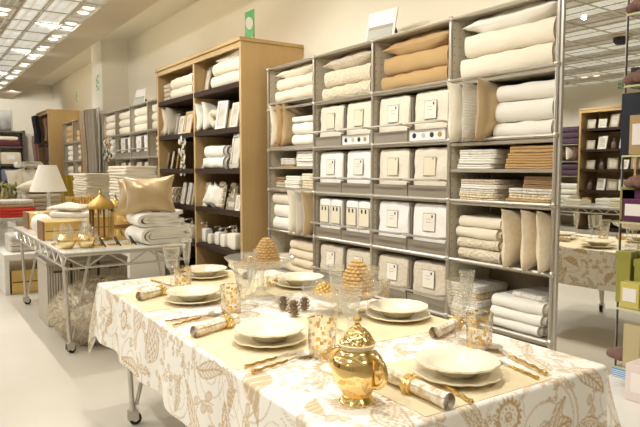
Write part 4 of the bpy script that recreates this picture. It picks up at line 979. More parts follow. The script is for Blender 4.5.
def petal(x, y):
    v = np.full(x.shape, -1.); w = .34*np.sin(np.clip((x+1)/2, 0, 1)*PI)**1.2*(1+.3*x); c = y-.35*x*x
    ins = (np.abs(c) < w) & (np.abs(x) < 1); v[ins] = .75; v[ins & (np.abs(np.sin(x*9+c*6)) < .3)] = .35; return v
def scroll(x, y):
    v = np.full(x.shape, -1.); r = np.hypot(x, y); a = np.arctan2(y, x)
    for k in range(3):
        rr = (a+PI)/(2*PI)*.33+.33*k; v[(np.abs(r-rr) < .02) & (r < .95)] = .55
    v[(np.abs(r-.98) < .025) & (np.sin(a*1) > -.2)] = .6; return v
def sprig(x, y):
    v = np.full(x.shape, -1.); c = y-.25*np.sin(x*3); v[(np.abs(c) < .022) & (np.abs(x) < 1)] = .75
    for k in range(7):
        px = -.9+.3*k; py = .25*np.sin(px*3)+(.14 if k % 2 else -.14); d = np.hypot((x-px), (y-py)*1.5); v[d < .13] = .5; v[np.abs(d-.12) < .025] = .8
    return v
def paisley(x, y):
    v = np.full(x.shape, -1.); c = y-.3*x*x; w = .42*(1-np.clip(x, -1, 1)**2)**.6*(1-.45*x)
    ins = (np.abs(c) < w) & (np.abs(x) < 1); v[ins] = .15; q = np.abs(c)/np.maximum(w, 1e-3)
    v[ins & (q > .84)] = .8; v[ins & (q > .55) & (q < .68)] = .65; v[ins & (q < .5) & (np.sin(x*22)*np.sin(c*30) > .1)] = .7; return v
pts = []
for _ in range(9000):
    p = (rg.uniform(-W_/2, W_/2), rg.uniform(-H_/2, H_/2)); s = [.15,.115,.09,.075][min(3, len(pts)//34)]
    if all(math.hypot(p[0]-q[0], p[1]-q[1]) > (s+q[2])*.74 for q in pts): pts.append((*p, s))
for i, (x, y, s) in enumerate(pts): stamp(x, y, rg.uniform(0, 6.28), s*1.25, (scroll, sprig)[i % 2], .8)
for i, (x, y, s) in enumerate(pts):
    k = i % 6; fn = (flower, leaf, petal, paisley, leaf, sprig)[k]
    stamp(x, y, rg.uniform(0, 6.28), s*(.82 if k == 0 else 1.0), fn)
    if k == 0:
        for q in range(3): a = rg.uniform(0, 6.28); stamp(x+math.cos(a)*s*1.15, y+math.sin(a)*s*1.15, a, s*.6, leaf)
x_, y_ = TL/2+.16, .47      # big blossom low on the right end
stamp(TL/2+.23, .12, .3, .12, flower)
for a_ in (2.2, 4.0, .6): stamp(TL/2+.23+.17*math.cos(a_), .12+.17*math.sin(a_), a_, .09, leaf)
c0 = np.array(lin((243,238,226))[:3]); c1 = np.array(lin((186,146,72))[:3])
def cloth_pos(s, t, lift=0.004, dropk=1.0, seed=0):
    ex = np.maximum(np.abs(s)-TL/2, 0); ey = np.maximum(np.abs(t)-TW/2, 0)
    sx = np.sign(s); sy = np.sign(t); both = np.minimum(ex, ey)
    drop = np.hypot(ex, ey)
    wv = .012*np.sin(s*9+seed)*np.minimum(ey/.2, 1)+.01*np.sin(s*17+1)*np.minimum(ey/.2, 1); wv2 = .014*np.sin(t*11)*np.minimum(ex/.2, 1)
    oy = np.minimum(ey, .01)+.05*ey+wv+.16*both; ox = np.minimum(ex, .01)+.05*ex+wv2+.16*both
    x = sx*(np.minimum(np.abs(s), TL/2)+np.where(ex > 0, ox, 0)+np.where((ex <= 0), 0, 0))
    y = sy*(np.minimum(np.abs(t), TW/2)+np.where(ey > 0, oy, 0))
    e1 = .012*(1-np.exp(-drop/.012))
    z = TH+lift-np.maximum(drop-.004, 0)*.985
    return x, y, z
X, Y, Z = cloth_pos(SS, TT)
co = np.stack([X, Y, Z], -1).reshape(-1, 3)
idx = np.arange(nx*ny).reshape(ny, nx)
fc = np.stack([idx[:-1,:-1], idx[:-1,1:], idx[1:,1:], idx[1:,:-1]], -1).reshape(-1, 4)
me = bpy.data.meshes.new('tablecloth'); me.vertices.add(len(co)); me.vertices.foreach_set('co', co.astype('f').ravel())
me.loops.add(len(fc)*4); me.loops.foreach_set('vertex_index', fc.astype('i').ravel())
me.polygons.add(len(fc)); me.polygons.foreach_set('loop_start', np.arange(0, len(fc)*4, 4, dtype='i')); me.polygons.foreach_set('loop_total', np.full(len(fc), 4, dtype='i'))
me.update(); me.validate(); me.polygons.foreach_set('use_smooth', [True]*len(fc))
ca = me.color_attributes.new('print', 'FLOAT_COLOR', 'POINT'); k = ink.ravel()[:, None]
ca.data.foreach_set('color', np.concatenate([c0*(1-k)+c1*k, np.ones_like(k)], 1).astype('f').ravel())
def attr_fn(m, nt, b, tc):
    a = nt.nodes.new('ShaderNodeAttribute'); a.attribute_name = 'print'; nt.links.new(a.outputs['Color'], b.inputs['Base Color'])
clothm = mat('printed_cotton', (240,236,222), .62, bump=(420,.12), sheen=.1, fn=attr_fn); me.materials.append(clothm)
o = ob('tablecloth', me, None, (CX,CY,0), (0,0,TRZ)); tag(o, 'white tablecloth with gold floral print draped over the long dining table', 'tablecloth')
sm = o.modifiers.new('thickness', 'SOLIDIFY'); sm.thickness = .0015; sm.offset = 1
# ---- linen runners and end mats (lie on the cloth, ends flush with the edge)
def mat_quad(label, x0, x1, y0, y1, name='table_runner'):
    b = MB(); b.grid(lambda u, v: (x0+(x1-x0)*u, y0+(y1-y0)*v, TH+.0075), 8, 8)
    b.box(x0, x1, y0, y1, TH+.0055, TH+.0072)
    return tag(ob(name, b.mesh('runner', FAB['linen']), None, (CX,CY,0), (0,0,TRZ)), label, 'table linen', 'linen table runners')
mat_quad('gold linen runner across the table under the second front plate', .13, .62, -TW/2+.005, TW/2-.005)
mat_quad('gold linen runner across the table under the left front plate', -.85, -.36, -TW/2+.005, TW/2-.005)
mat_quad('gold linen mat under the plates at the right end of the table', TL/2-.40, TL/2-.005, -.27, .27)
mat_quad('gold linen mat under the plates at the left end of the table', -TL/2+.005, -TL/2+.40, -.27, .27)
# ---- crockery
def scal(a, z, r): return 1+.026*max(0, (r-.07)/.07)*abs(math.sin(a*6))*2
def plate_mesh(): return MB().lathe([(.0001,.006),(.07,.006),(.078,.0),(.085,.004),(.132,.018),(.138,.021),(.138,.026),(.13,.024),(.088,.012),(.0001,.011)], 72, rf=scal).mesh('plate', ivory, 50)
def soup_mesh(): return MB().lathe([(.0001,.004),(.05,.004),(.055,.0),(.062,.003),(.088,.03),(.125,.04),(.13,.043),(.129,.048),(.12,.046),(.088,.037),(.08,.025),(.055,.011),(.0001,.009)], 72, rf=scal).mesh('soup', ivory, 50)
PL = {'head': (-1.30, 1.43), 'second': (-1.98, 1.13), 'left': (-2.82, 1.17), 'back': (-1.98, 1.79), 'end': (-3.42, 1.50), 'hidden': (-2.85, 1.83)}
PN = {'head': 'at the right end of the table', 'second': 'left of the gold pot', 'left': 'at the left of the table front', 'back': 'at the far side near the white bins', 'end': 'at the far left end of the table', 'hidden': 'at the far side behind the glass compote'}
TZ = TH+.0078
for k, (x, y) in PL.items():
    tag(ob('dinner_plate', cached('plate', plate_mesh), None, (x,y,TZ), (0,0,random.random())), 'ivory dinner plate below a soup plate '+PN[k], 'plate', 'ivory dinner plates')
    tag(ob('soup_plate', cached('soup', soup_mesh), None, (x,y,TZ+.013), (0,0,random.random())), 'ivory scalloped soup plate on top '+PN[k], 'plate', 'ivory soup plates')
# ---- napkins
fab('napkin', (246,240,226), bump=(160,.2), var=((204,172,116), 38)); FAB['napkin'].node_tree.nodes
def napkin_mesh(L=.25, r=.024):
    b = MB(); n = 110
    def f(u, v):
        a = u*2*PI*4.4; rr = r*(.12+.88*u)+.001*math.sin(v*14); fl = 1+.05*abs(2*v-1)**3
        return (L*(v-.5), rr*fl*math.cos(a), r+rr*fl*math.sin(a))
    b.grid(f, n, 14); return b.mesh('napkin', FAB['napkin'], 80)
def ring_mesh(): 
    b = MB(); b.T = Matrix.Translation((0,0,.024)) @ Matrix.Rotation(PI/2, 4, 'Y')
    b.lathe([(.0265,-.017),(.0295,-.017),(.0295,.017),(.0265,.017)], 28)
    for k in range(10): a = 2*PI*k/10; b.ball((.0295*math.cos(a), .0295*math.sin(a), 0), .006, 6)
    return b.mesh('ring', goldsoft)
def napkin(label, a, b_, ringt=.5):
    a = Vector(a); b_ = Vector(b_); d = b_-a; L = d.length; m = (a+b_)/2
    t = thing('rolled_napkin', label, 'napkin', (m.x, m.y, TZ), (0,0,math.atan2(d.y, d.x)), 'rolled napkins')
    ob('cloth_roll', MB() and cached(('nap', round(L,2)), lambda: napkin_mesh(L)), t)
    ob('napkin_ring', cached('nring', ring_mesh), t, ((ringt-.5)*L, 0, 0))
L2 = lambda px, py: loc_of(px, py, .02).xy.to_3d()
napkin('rolled printed napkin with a gold ring between the gold pot and the right end plate', L2(384,375), L2(449,405), .45)
napkin('rolled printed napkin left of the second front plate', L2(194,334), L2(236,321), .75)
napkin('rolled printed napkin left of the front left plate', L2(139,298), L2(166,291), .8)
napkin('rolled printed napkin right of the far side plate', L2(434,335), L2(458,324), .9)
napkin('rolled printed napkin beside the left end plate', L2(246,277), L2(232,266), .5)
# ---- cutlery
def cutlery_mesh(kind):
    b = MB(); b.m = 0; N = 16     # twisted handle
    hp = [(-.105+.012*i, .0022*math.sin(i*1.9), .006+.0015*math.cos(i*1.9)) for i in range(11)]
    b.tube(hp, .0042, 7); b.ball((-.107,0,.006), .0062, 6)
    b.m = 1; b.tube([(.015,0,.006),(.05,0,.009),(.062,0,.009)], .0036, 7)
    if kind == 'spoon':
        b.grid(lambda u, v: (lambda a, r: (.088+.03*r*math.cos(a), .0205*r*math.sin(a)*(1-.15*math.cos(a)), .0035+.008*r*r))(2*PI*u, v), 20, 6)
    elif kind == 'fork':
        b.box(.06,.085,-.011,.011,.006,.009)
        for y in (-.009,-.003,.003,.009): b.tube([(.084,y,.0075),(.12,y,.010)], .0016, 5)
    else:
        b.add([(.05,-.006,.004),(.125,-.010,.003),(.14,.002,.003),(.13,.009,.003),(.05,.006,.004),(.05,-.006,.007),(.125,-.010,.0045),(.14,.002,.004),(.13,.009,.005),(.05,.006,.008)],
              [(4,3,2,1,0),(5,6,7,8,9),(0,1,6,5),(1,2,7,6),(2,3,8,7),(3,4,9,8),(4,0,5,9)])
    return b.mesh(kind, [gilt, silver], 50)
def cutlery(kind, label, a, b_):
    a = Vector(a); b_ = Vector(b_); d = b_-a; m = (a+b_)/2; s = d.length/.235
    t = tag(ob(kind, cached(('cut', kind), lambda: cutlery_mesh(kind)), None, (m.x, m.y, TZ), (0,0,math.atan2(d.y, d.x)), (s,s,s)), label, kind, kind+' set'); return t
L3 = lambda px, py: loc_of(px, py, .006).xy.to_3d()
cutlery('knife', 'gold handled knife nearest the second front plate', L3(243,368), L3(300,352))
cutlery('spoon', 'gold handled spoon right of the second front plate', L3(250,374), L3(313,354))
cutlery('knife', 'gold handled knife right of the front left plate', L3(164,322), L3(207,315))
cutlery('spoon', 'gold handled spoon right of the front left plate', L3(172,327), L3(221,313))
cutlery('knife', 'gold handled knife nearest the right end plate', L3(540,380), L3(489,358))
cutlery('spoon', 'gold handled spoon at the right end of the table', L3(548,376), L3(486,346))
cutlery('fork', 'gold fork on the cloth below the right end plate', L3(474,405), L3(420,372))
cutlery('spoon', 'gold spoon behind the napkin at the left end', L3(150,280), L3(170,286))
cutlery('spoon', 'gold spoon on the far side left of the back plate', L3(376,305), L3(402,300))
cutlery('knife', 'gold knife on the far side left of the back plate', L3(384,309), L3(410,303))
# ---- glasses
def rc(a, z, r): return 1+.03*math.cos(a*8)
def goblet_mesh(): return (MB().openlathe([(.034,.0),(.033,.004),(.008,.012),(.007,.05),(.011,.06),(.007,.072),(.012,.088),(.024,.10),(.032,.125),(.037,.16),(.043,.205),(.0415,.205),(.035,.16),(.029,.125),(.02,.105),(.0001,.098)], 28, rf=rc)).mesh('goblet', crystal, 60)
def flute_mesh(): return (MB().openlathe([(.033,.0),(.032,.004),(.008,.012),(.006,.07),(.011,.082),(.008,.1),(.016,.12),(.022,.16),(.026,.22),(.032,.265),(.031,.265),(.024,.22),(.02,.16),(.0001,.118)], 24, rf=rc)).mesh('flute', crystal, 60)
def tumbler_mesh(): return (MB().openlathe([(.0001,.0),(.034,.0),(.037,.004),(.0405,.105),(.039,.105),(.035,.01),(.0001,.009)], 28)).mesh('tumbler', goldglass, 60)
def gobrim(): return MB().openlathe([(.0432,.2035),(.0438,.2055),(.0418,.2055)], 28, rf=rc).mesh('gold_rim', gilt)
def glass(kind, label, px, py, s=1, xy=None):
    p = Vector((*xy, 0)) if xy else loc_of(px, py)
    me = cached(kind, {'goblet': goblet_mesh, 'flute': flute_mesh, 'tumbler': tumbler_mesh}[kind])
    o = tag(ob({'goblet': 'goblet', 'flute': 'champagne_flute', 'tumbler': 'tumbler'}[kind], me, None, (p.x, p.y, TZ), (0,0,random.random()*6), (s,s,s)), label, 'glass', {'goblet': 'cut crystal goblets', 'flute': 'cut crystal flutes', 'tumbler': 'gold patterned tumblers'}[kind])
    if kind == 'goblet': ob('gold_rim', cached('grim', gobrim), o)
    return o
glass('tumbler', 'gold patterned tumbler behind the gold lidded pot', 322, 357, 1.3)
glass('tumbler', 'gold patterned tumbler between the two front plates', 231, 314, 1.25)
glass('tumbler', 'gold patterned tumbler behind the right end plate', 479, 348, 1.25)
glass('tumbler', 'gold patterned tumbler behind the front left plate', 183, 290, 1.2)
glass('tumbler', 'gold patterned tumbler under the compote on the far side', 384, 297, .8)
glass('goblet', 'cut crystal goblet behind the gold lidded pot, front of the pair', 350, 344, 1.12)
glass('flute', 'cut crystal flute behind the gold lidded pot, back of the pair', 336, 333, 1.05)
glass('goblet', 'cut crystal goblet beside the tumbler between the front plates', 244, 312, 1.1)
glass('flute', 'cut crystal flute left of the silver pine cones', 252, 305, .98)
glass('goblet', 'cut crystal goblet beside the tumbler behind the right end plate', 457, 342, 1.18)
glass('flute', 'cut crystal flute right behind the goblet of the right end place', 466, 335, .98)
glass('goblet', 'cut crystal goblet at the left end, left of the flute', 172, 288, 1.12)
glass('flute', 'cut crystal flute at the left end, beside the left end plate', 187, 282, .98)
glass('goblet', 'cut crystal goblet left of the large woven cone on the far side', 0, 0, 1.1, (-2.92, 1.62))
glass('flute', 'cut crystal flute among the far glasses behind the first compote', 0, 0, 1.0, (-3.0, 1.70))
glass('goblet', 'cut crystal goblet right of the second compote, far side', 369, 317, 1.1)
# ---- compotes with woven cones and golden berries
def compote(label, loc, s=1, h=.15):
    t = thing('glass_compote', label, 'compote', loc, sc=(s,s,s))
    ob('bowl', MB().openlathe([(.0001,h),(.05,h+.003),(.1,h+.012),(.145,h+.035),(.165,h+.06),(.162,h+.062),(.14,h+.042),(.1,h+.02),(.05,h+.011),(.0001,h+.009)], 48, rf=lambda a,z,r: 1+.02*math.cos(a*12)*(r > .12)).mesh('bowl', crystal, 60), t)
    ob('stem', MB().openlathe([(.07,0),(.066,.006),(.03,.02),(.014,.05),(.02,.08),(.014,.11),(.03,h)], 24, rf=rc).mesh('stem', crystal, 60), t)
    return t
woven = mat('woven_gold_straw', (198,160,98), .5, bump=(200,.4))
def cone_mesh():
    b = MB()
    def f(u, v):
        a = 2*PI*u; z = v; r = .052*math.sin(PI*min(1, (z*.93+.07)))**.5*(1-.38*z) if z < .999 else .001
        r = .054*(1-max(0, (z-.15)/.85)**1.7)**.62*(min(1, (z+.12)/.2))**.5 if z < .999 else .0005
        k = 7; row = z*12
        bump = .0095*abs(math.sin(a*k/1+ (int(row) % 2)*PI/2))**.7*math.sin(PI*(row % 1))**.6
        return ((r+bump)*math.cos(a), (r+bump)*math.sin(a), .14*z)
    b.grid(f, 91, 91); return b.mesh('cone', woven, 70)
def berries_mesh():
    b = MB(); n = 60
    for i in range(n):
        z = i/(n-1); th = i*2.399; r = math.sqrt(1-z*z)
        b.ball((.042*r*math.cos(th), .042*r*math.sin(th), .008+.042*z), .0085, 8)
    return b.mesh('berries', gold)
def cone(label, loc, s): tag(ob('woven_cone', cached('cone', cone_mesh), None, loc, (0,0,random.random()), (s,s,s*1.0)), label, 'ornament', 'woven gold cones')
def berry(label, loc, s): tag(ob('berry_ball', cached('berries', berries_mesh), None, loc, (0,0,random.random()), (s,s,s)), label, 'ornament', 'golden berry balls')
c1_ = loc_of(258,308); q = (-2.72, 1.50)
compote('clear glass compote on a tall stem with a woven cone, left of centre', (q[0], q[1], TZ), 1.12, .13)
cone('woven gold cone in the left glass compote', (q[0]+.02, q[1]+.025, TZ+.158), 1.12); berry('golden berry ball left of the cone in the left compote', (q[0]-.08, q[1]-.02, TZ+.160), .8)
berry('golden berry ball in front of the cone, left compote', (q[0]-.02, q[1]-.075, TZ+.162), .62)
q = (-2.2, 1.64)
compote('low clear glass compote with a woven cone near the table centre', (q[0], q[1], TZ), 1.15, .05)
cone('larger woven gold cone in the low glass compote', (q[0]+.05, q[1]+.05, TZ+.072), 1.3); berry('golden berry ball beside the cone in the low compote', (q[0]-.06, q[1]-.05, TZ+.074), 1.2)
berry('small golden berry ball right of the big cone, low compote', (q[0]+.03, q[1]-.07, TZ+.076), .7)
# silver pine cones
def pinecone_mesh():
    b = MB(); n = 40; b.lathe([(.001,0),(.012,.004),(.015,.02),(.009,.045),(.001,.058)], 10)
    for i in range(n):
        z = i/n; th = i*2.399; L = .026*math.sin(PI*min(1, z*.85+.18))**.8; zz = .004+.052*z
        c, s_ = math.cos(th), math.sin(th); p = Vector((c*.006, s_*.006, zz)); o_ = Vector((c, s_, .2+z*1.3)).normalized(); sd = Vector((-s_, c, 0))
        e = p+o_*L; w = .0072*(1-z*.5); up = Vector((0,0,.003))
        b.add([p-sd*w*.5, p+sd*w*.5, p+o_*L*.7+sd*w, p+o_*L*.7-sd*w, e+up, p+o_*L*.7+up*1.2], [(0,1,2,3),(0,3,5),(1,5,2),(3,4,5),(2,5,4),(3,2,4)])
    return b.mesh('pinecone', mat('silvered_brown', (150,132,108), .35, .45), 30)
for i, (px, py, s) in enumerate(((283,311,1.0),(294,317,1.1),(304,311,.95))):
    p = loc_of(px, py); tag(ob('pine_cone', cached('pine', pinecone_mesh), None, (p.x,p.y,TZ), (R(5*i-5),0,i), (s*1.15,)*3), f'silvered pine cone, {("left","front middle","right")[i]} of the three on the cloth', 'pine cone', 'silvered pine cones')
# gold star
p = loc_of(284,285)
b = MB(); vs = [(0,0,.02)]+[((.06 if k % 2 == 0 else .02)*math.cos(k*PI/4), (.06 if k % 2 == 0 else .02)*math.sin(k*PI/4), .002) for k in range(8)]
b.add(vs+[(0,0,0)], [(0, 1+k, 1+(k+1) % 8) for k in range(8)]+[(9, 1+(k+1) % 8, 1+k) for k in range(8)])
tag(ob('star_ornament', b.mesh('star', gold, 10), None, (p.x,p.y,TZ), (0,0,.3)), 'folded gold star ornament lying behind the pine cones', 'ornament')
p = loc_of(272,287); tag(ob('votive_glass', MB().openlathe([(.0001,0),(.03,0),(.034,.05),(.032,.05),(.028,.006),(.0001,.005)], 20).mesh('v', goldglass), None, (p.x,p.y,TZ)), 'small gold patterned votive glass below the left compote', 'glass')
# ---- gold lidded pot
p = loc_of(357,402); sp = 1.0
t = thing('gold_pot', 'shiny gold lidded pot with handles standing at the front of the table', 'pot', (p.x, p.y, TZ-.002), (0,0,R(0)), sc=(1.02,)*3)
gp = MB().lathe([(.0001,0),(.05,0),(.052,.006),(.046,.012),(.04,.022),(.046,.032),(.062,.055),(.072,.085),(.0745,.108),(.07,.128),(.058,.142),(.048,.148),(.046,.158),(.052,.166),(.044,.164),(.03,.16)], 48)
ob('body', gp.mesh('body', gold, 60), t)
ob('rim', MB().openlathe([(.045,.155),(.051,.163),(.056,.170),(.053,.171),(.045,.163)], 48).mesh('rim', ivory, 60), t)
ld = ob('lid', MB().lathe([(.048,.167),(.049,.171),(.046,.178),(.036,.196),(.024,.208),(.012,.214),(.008,.222),(.0001,.222)], 40).mesh('lid', mat('chased_gold', (246,214,146), .2, 1, bump=(110,.5,'vor')), 60), t)
ob('knob', MB().lathe([(.006,.218),(.008,.224),(.013,.231),(.013,.238),(.008,.244),(.004,.247),(.0001,.25)], 20).mesh('knob', gold, 60), ld)
va = math.atan2(p.y, p.x)    # handles lie across the view
for k, sgn in enumerate((1, -1)):
    hb = MB()
    pt = []
    for i in range(13):
        a = -PI*.5+PI*i/12; pt.append((.062+.040*math.cos(a), 0, .10+.042*math.sin(a)))
    pt = [(.05,0,.06)]+pt+[(.052,0,.146)]; hb.tube(pt, .0075, 10)
    ob('handle', hb.mesh('handle', gold, 70), t, (0,0,0), (0,0,(R(10) if k == 0 else R(190))))

# ------------------------------------------------------------------ mirror and cosmetics display
_b = placed()
t = thing('wall_mirror', 'tall mirror panel reflecting the shop beside the shelving', 'mirror', (-1.70, 2.79, 0))
ob('mirror_glass', MB().box(-.155,.166,0,.012,FZ+.03,3.05).mesh('glass', mirrorm, None), t)
ob('frame', MB().box(-.17,-.155,-.01,.02,FZ,3.06).box(.166,.168,-.001,.02,FZ,3.06).box(-.17,.172,.012,.03,FZ,3.06).mesh('frame', steel), t)
K = -1.528
t = CD = thing('cosmetics_display', 'mirror backed display with glass shelves and a white base at the right', 'display', (K, 2.79, 0))
ob('mirror_back', MB().box(.002,1.2,.0,.012,.46,3.05).mesh('mb', mirrorm, None), t)
ob('white_base', MB().box(.0,1.2,-.62,.03,FZ,.44).mesh('base', white), t, bev=.004)
ob('edge_strip', MB().box(-.001,.003,-.006,.012,.44,3.05).mesh('strip', dark), t)
edge_m = mat('glass_shelf_edge', (206,206,150), .3)
CZ = [.53+.0, .80, 1.19, 1.485, 1.79, 2.10, 2.42]
for z in CZ:
    s = ob('glass_shelf', MB().box(.085,1.2,-.16,-.002,z-.008,z).mesh('gs', tabletop_glass if z > 9 else paleglass), t)
    ob('shelf_edge', MB().box(.085,1.2,-.165,-.16,z-.008,z).mesh('ge', edge_m), s)
def cbox(label, px0, px1, py0, py1, Y, dpt, m, lab=None, name='carton'):
    a = at(px0, py1, Y=Y); b_ = at(px1, py0, Y=Y); w = b_.x-a.x; h = abs(b_.z-a.z)
    return a, w, h
def carton(label, x0, x1, z, h, y, d, col, labcol=None, name='carton', lid=None):
    t = thing(name, label, 'box', ((x0+x1)/2, y, z)); w = x1-x0
    ob('box', MB().box(-w/2, w/2, 0, d, 0, h).mesh('box', col), t, bev=.002)
    if labcol: ob('paper_label', MB().box(-w*.36, w*.36, -.002, 0, h*.25, h*.78).box(-w*.2,w*.2,-.003,-.002,h*.5,h*.52).mesh('lab', labcol), t)
    if lid: ob('lid', MB().box(-w/2-.003, w/2+.003, -.003, d+.003, h*lid, h+.003).mesh('lid', col), t)
    return t
xa = at(622,300,Y=2.5).x
oliv = mat('olive_carton', (150,146,66), .4); lime = mat('yellow_carton', (206,190,100), .4); purp = mat('purple_carton', (88,34,76), .4); tanb = mat('tan_carton', (188,172,130), .5); pinkb = mat('pink_carton', (232,214,206), .5); kraft = mat('kraft_carton', (176,146,98), .6); navyb = mat('navy_carton', (26,30,44), .35); pap = mat('paper_pale', (238,230,222), .6); blue = mat('blue_print', (70,150,206), .5)
def rose(label, x, y, z, r, f, n=26):
    t = thing('fabric_rose', label, 'flower', (x,y,z)); b = MB(); rr = random.Random(int(x*100))
    for i in range(n):
        a = i*2.4; q = r*math.sqrt(i/n)*.8; b.ball((q*math.cos(a), q*math.sin(a)*.7, r*.45+.35*r*math.cos(q/r*2)*rr.uniform(.7,1.1)), r*.42, 8, (1,.6,.75))
    ob('petals', b.mesh('petals', FAB[f]), t)
def zx(px, py, Y): return at(px, py, Y=Y).x
carton('pink boxed set on the white base of the cosmetics display', zx(625,380,2.5), zx(670,380,2.5), .442, at(630,364,Y=2.5).z-.442, 2.5, .14, pinkb, pap)
b = MB(); x0_, x1_ = zx(613,361,2.62)-K, zx(627,361,2.62)-K; b.box(x0_, x1_, -.176, -.172, .485, .525); b.m = 1
for q in range(4): b.box(x0_, x1_, -.1775, -.176, .489+.009*q, .492+.009*q)
ob('price_label', b.mesh('price_label', [blue, cardm]), CD)
carton('tall tan two part carton on the lowest glass shelf', zx(623,340,2.65), zx(640,340,2.65), .532, at(630,325,Y=2.65).z-.532, 2.65, .06, tanb)
rose('plum fabric rose beside the tall tan carton', zx(622,345,2.71), 2.71, .532, .06, 'rose brown')
carton('wide yellow carton with a pale label on the second glass shelf', zx(620,295,2.65), zx(639,295,2.65), .802, at(630,283,Y=2.65).z-.802, 2.65, .06, lime, pap)
carton('second yellow carton touching the right edge of the photo', zx(640.5,295,2.65), zx(662,295,2.65), .802, at(630,283,Y=2.65).z-.802, 2.65, .06, lime, pap)
carton('tall olive green box behind the yellow carton', zx(616,275,2.73), zx(630,275,2.73), .802, at(622,252,Y=2.73).z-.802, 2.73, .05, oliv, None, lid=.88)
carton('short olive green box behind the yellow carton, at the right', zx(634,275,2.73), zx(648,275,2.73), .802, at(638,260,Y=2.73).z-.802, 2.73, .05, oliv, None, lid=.85)
carton('purple carton with a white label on the third glass shelf', zx(622,210,2.65), zx(644,210,2.65), 1.192, at(630,199,Y=2.65).z-1.192, 2.65, .07, purp, pap)
carton('olive box lying behind the purple carton', zx(620,195,2.73), zx(635,195,2.73), 1.192, .15, 2.73, .05, oliv)
rose('rose brown fabric flower above the purple carton', zx(638,180,2.7), 2.73, 1.33, .065, 'rose brown')
carton('dark plum carton behind, under the rose brown flower', zx(622,190,2.73), zx(650,190,2.73), 1.192, .14, 2.73, .05, purp)
carton('kraft carton with a white label on the fourth glass shelf', zx(629,140,2.65), zx(652,140,2.65), 1.487, at(635,115,Y=2.65).z-1.487, 2.65, .07, kraft, pap)
carton('tall navy box behind the kraft carton', zx(621,120,2.73), zx(645,120,2.73), 1.487, at(630,93,Y=2.73).z-1.487, 2.73, .05, navyb)  # added dark box in place of a dark reflection in the mirror back
rose('dusty brown fabric flower on the fifth glass shelf', zx(641,80,2.69), 2.69, 1.792, .065, 'rose brown')
carton('black carton behind the dusty brown flower', zx(622,80,2.66), zx(630,80,2.66), 1.792, .09, 2.73, .05, navyb)
rose('dusty brown fabric flower on the highest seen glass shelf', zx(645,10,2.69), 2.69, 2.102, .07, 'rose brown')

enlarge(_b)
# ------------------------------------------------------------------ light and camera
def area(loc, sx, sy, power, col, rot=(0,0,0)):
    l = bpy.data.lights.new('ceiling_panel_light', 'AREA'); l.shape = 'RECTANGLE'; l.size = sx*KS; l.size_y = sy; l.energy = power*KS*KS; l.color = col
    o = bpy.data.objects.new('ceiling_panel_light', l); COL.objects.link(o); o.location = (loc[0]*KS, loc[1]*KS, CH+(loc[2]-CH)*KS); o.rotation_euler = rot; return o
def spot(loc, target, power, col=(1,.86,.66), ang=50, blend=.6, r=.04):
    loc = (loc[0]*KS, loc[1]*KS, CH+(loc[2]-CH)*KS); power *= KS*KS*.97
    if target[2] > 1: target = (target[0]*KS, target[1]*KS, CH+(target[2]-CH)*KS)
    l = bpy.data.lights.new('spotlight_lamp', 'SPOT'); l.energy = power; l.color = col; l.spot_size = R(ang); l.spot_blend = blend; l.shadow_soft_size = r
    o = bpy.data.objects.new('spotlight_lamp', l); COL.objects.link(o); o.location = loc
    o.rotation_euler = (Vector(target)-Vector(loc)).to_track_quat('-Z', 'Y').to_euler(); return o
WARM = (1,.965,.915); NEU = (1,.99,.975)
spot((-1.45,1.1,HC-.06), (-1.5,1.25,.75), 190, WARM, 46)
spot((-2.5,1.2,HC-.06), (-2.5,1.35,.75), 170, WARM, 50)
spot((-3.4,1.1,HC-.06), (-3.3,1.4,.75), 130, WARM, 46)
for x in (-1.9,-2.9,-3.9,-4.7): spot((x,.9,HC-.06), (x,2.95,1.4), 150, WARM, 80)
for x in (-2.5,-4.2,-6.0,-8,-10,-12.5): spot((x,1.3,HC-.06), (x-.6,3.3,2.9), 60, NEU, 90, 1)  # added wall washers to brighten the upper wall
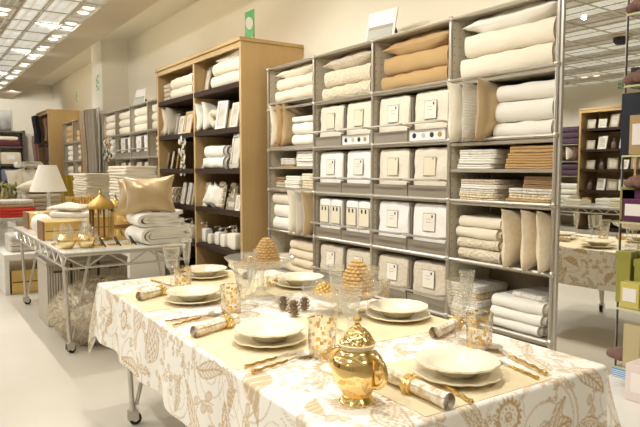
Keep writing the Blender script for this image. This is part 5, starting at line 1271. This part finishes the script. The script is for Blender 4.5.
for x in (-5.5,-6.6,-8.2,-9.6,-11.5,-13.2): spot((x,1.1,HC-.06), (x,2.8,1.3), 150, WARM, 80)
for x in (-5.3,-6.6,-9.0): spot((x,1.0,HC-.06), (x,1.3,.8), 190, WARM, 60)
for x in (-1,-4,-7,-10,-13.5,-16): spot((x,-.8,HC-.06), (x,-.4,0), 205, NEU, 130, r=.03)  # added fill: wide lamps that lift the whole room
for x in (-.5,-3.5,-6.5,-10): spot((x,-3.5,HC-.06), (x,-3.5,0), 210, NEU, 130, r=.03)  # more added fill, over the floor behind the camera
for x in (-5.4,-6.8,-8.4): spot((x,-4.4,HC-.06), (x,-6,1.5), 200, WARM, 80)
spot((-14.5,0,HC-.06), (-17,1.2,2.0), 330, NEU, 100)  # added lamp to brighten the far end wall
spot((-15,2.0,HC-.06), (-17,2.6,2.2), 120, NEU, 90)  # second added lamp for the end wall
spot((1.0,1.0,HC-.06), (-1.1,1.4,.55), 190, WARM, 55)  # added lamp to lighten the cloth hanging at the right end
# added lamps, unseen behind the soffit lip, to brighten the cove and wall top
for x in (-2.5,-7.5,-13.2): area((x,2.31,HC+.12), 4.6, .04, 55, NEU, (R(-115),0,0))
w = bpy.data.worlds.new('world'); bpy.context.scene.world = w; w.use_nodes = True; w.node_tree.nodes['Background'].inputs[0].default_value = (1,.95,.88,1); w.node_tree.nodes['Background'].inputs[1].default_value = .3
cam = bpy.data.cameras.new('camera'); co_ = bpy.data.objects.new('camera', cam); COL.objects.link(co_)
cam.sensor_width = 36; cam.lens = F/640*36; cam.clip_end = 100
co_.matrix_world = Matrix(((RT[0],UP[0],-FW[0],0),(RT[1],UP[1],-FW[1],0),(RT[2],UP[2],-FW[2],CH),(0,0,0,1)))
sc = bpy.context.scene; sc.camera = co_
sc.view_settings.view_transform = 'Standard'; sc.view_settings.look = 'None'; sc.view_settings.exposure = -.92; sc.view_settings.gamma = 1; sc.view_settings.use_curve_mapping = False
import collections
for l, n in collections.Counter(LABS).items():
    if n > 1: print('DUPLABEL', n, l)
    if not 4 <= len(l.split()) <= 16: print('LABLEN', len(l.split()), l)
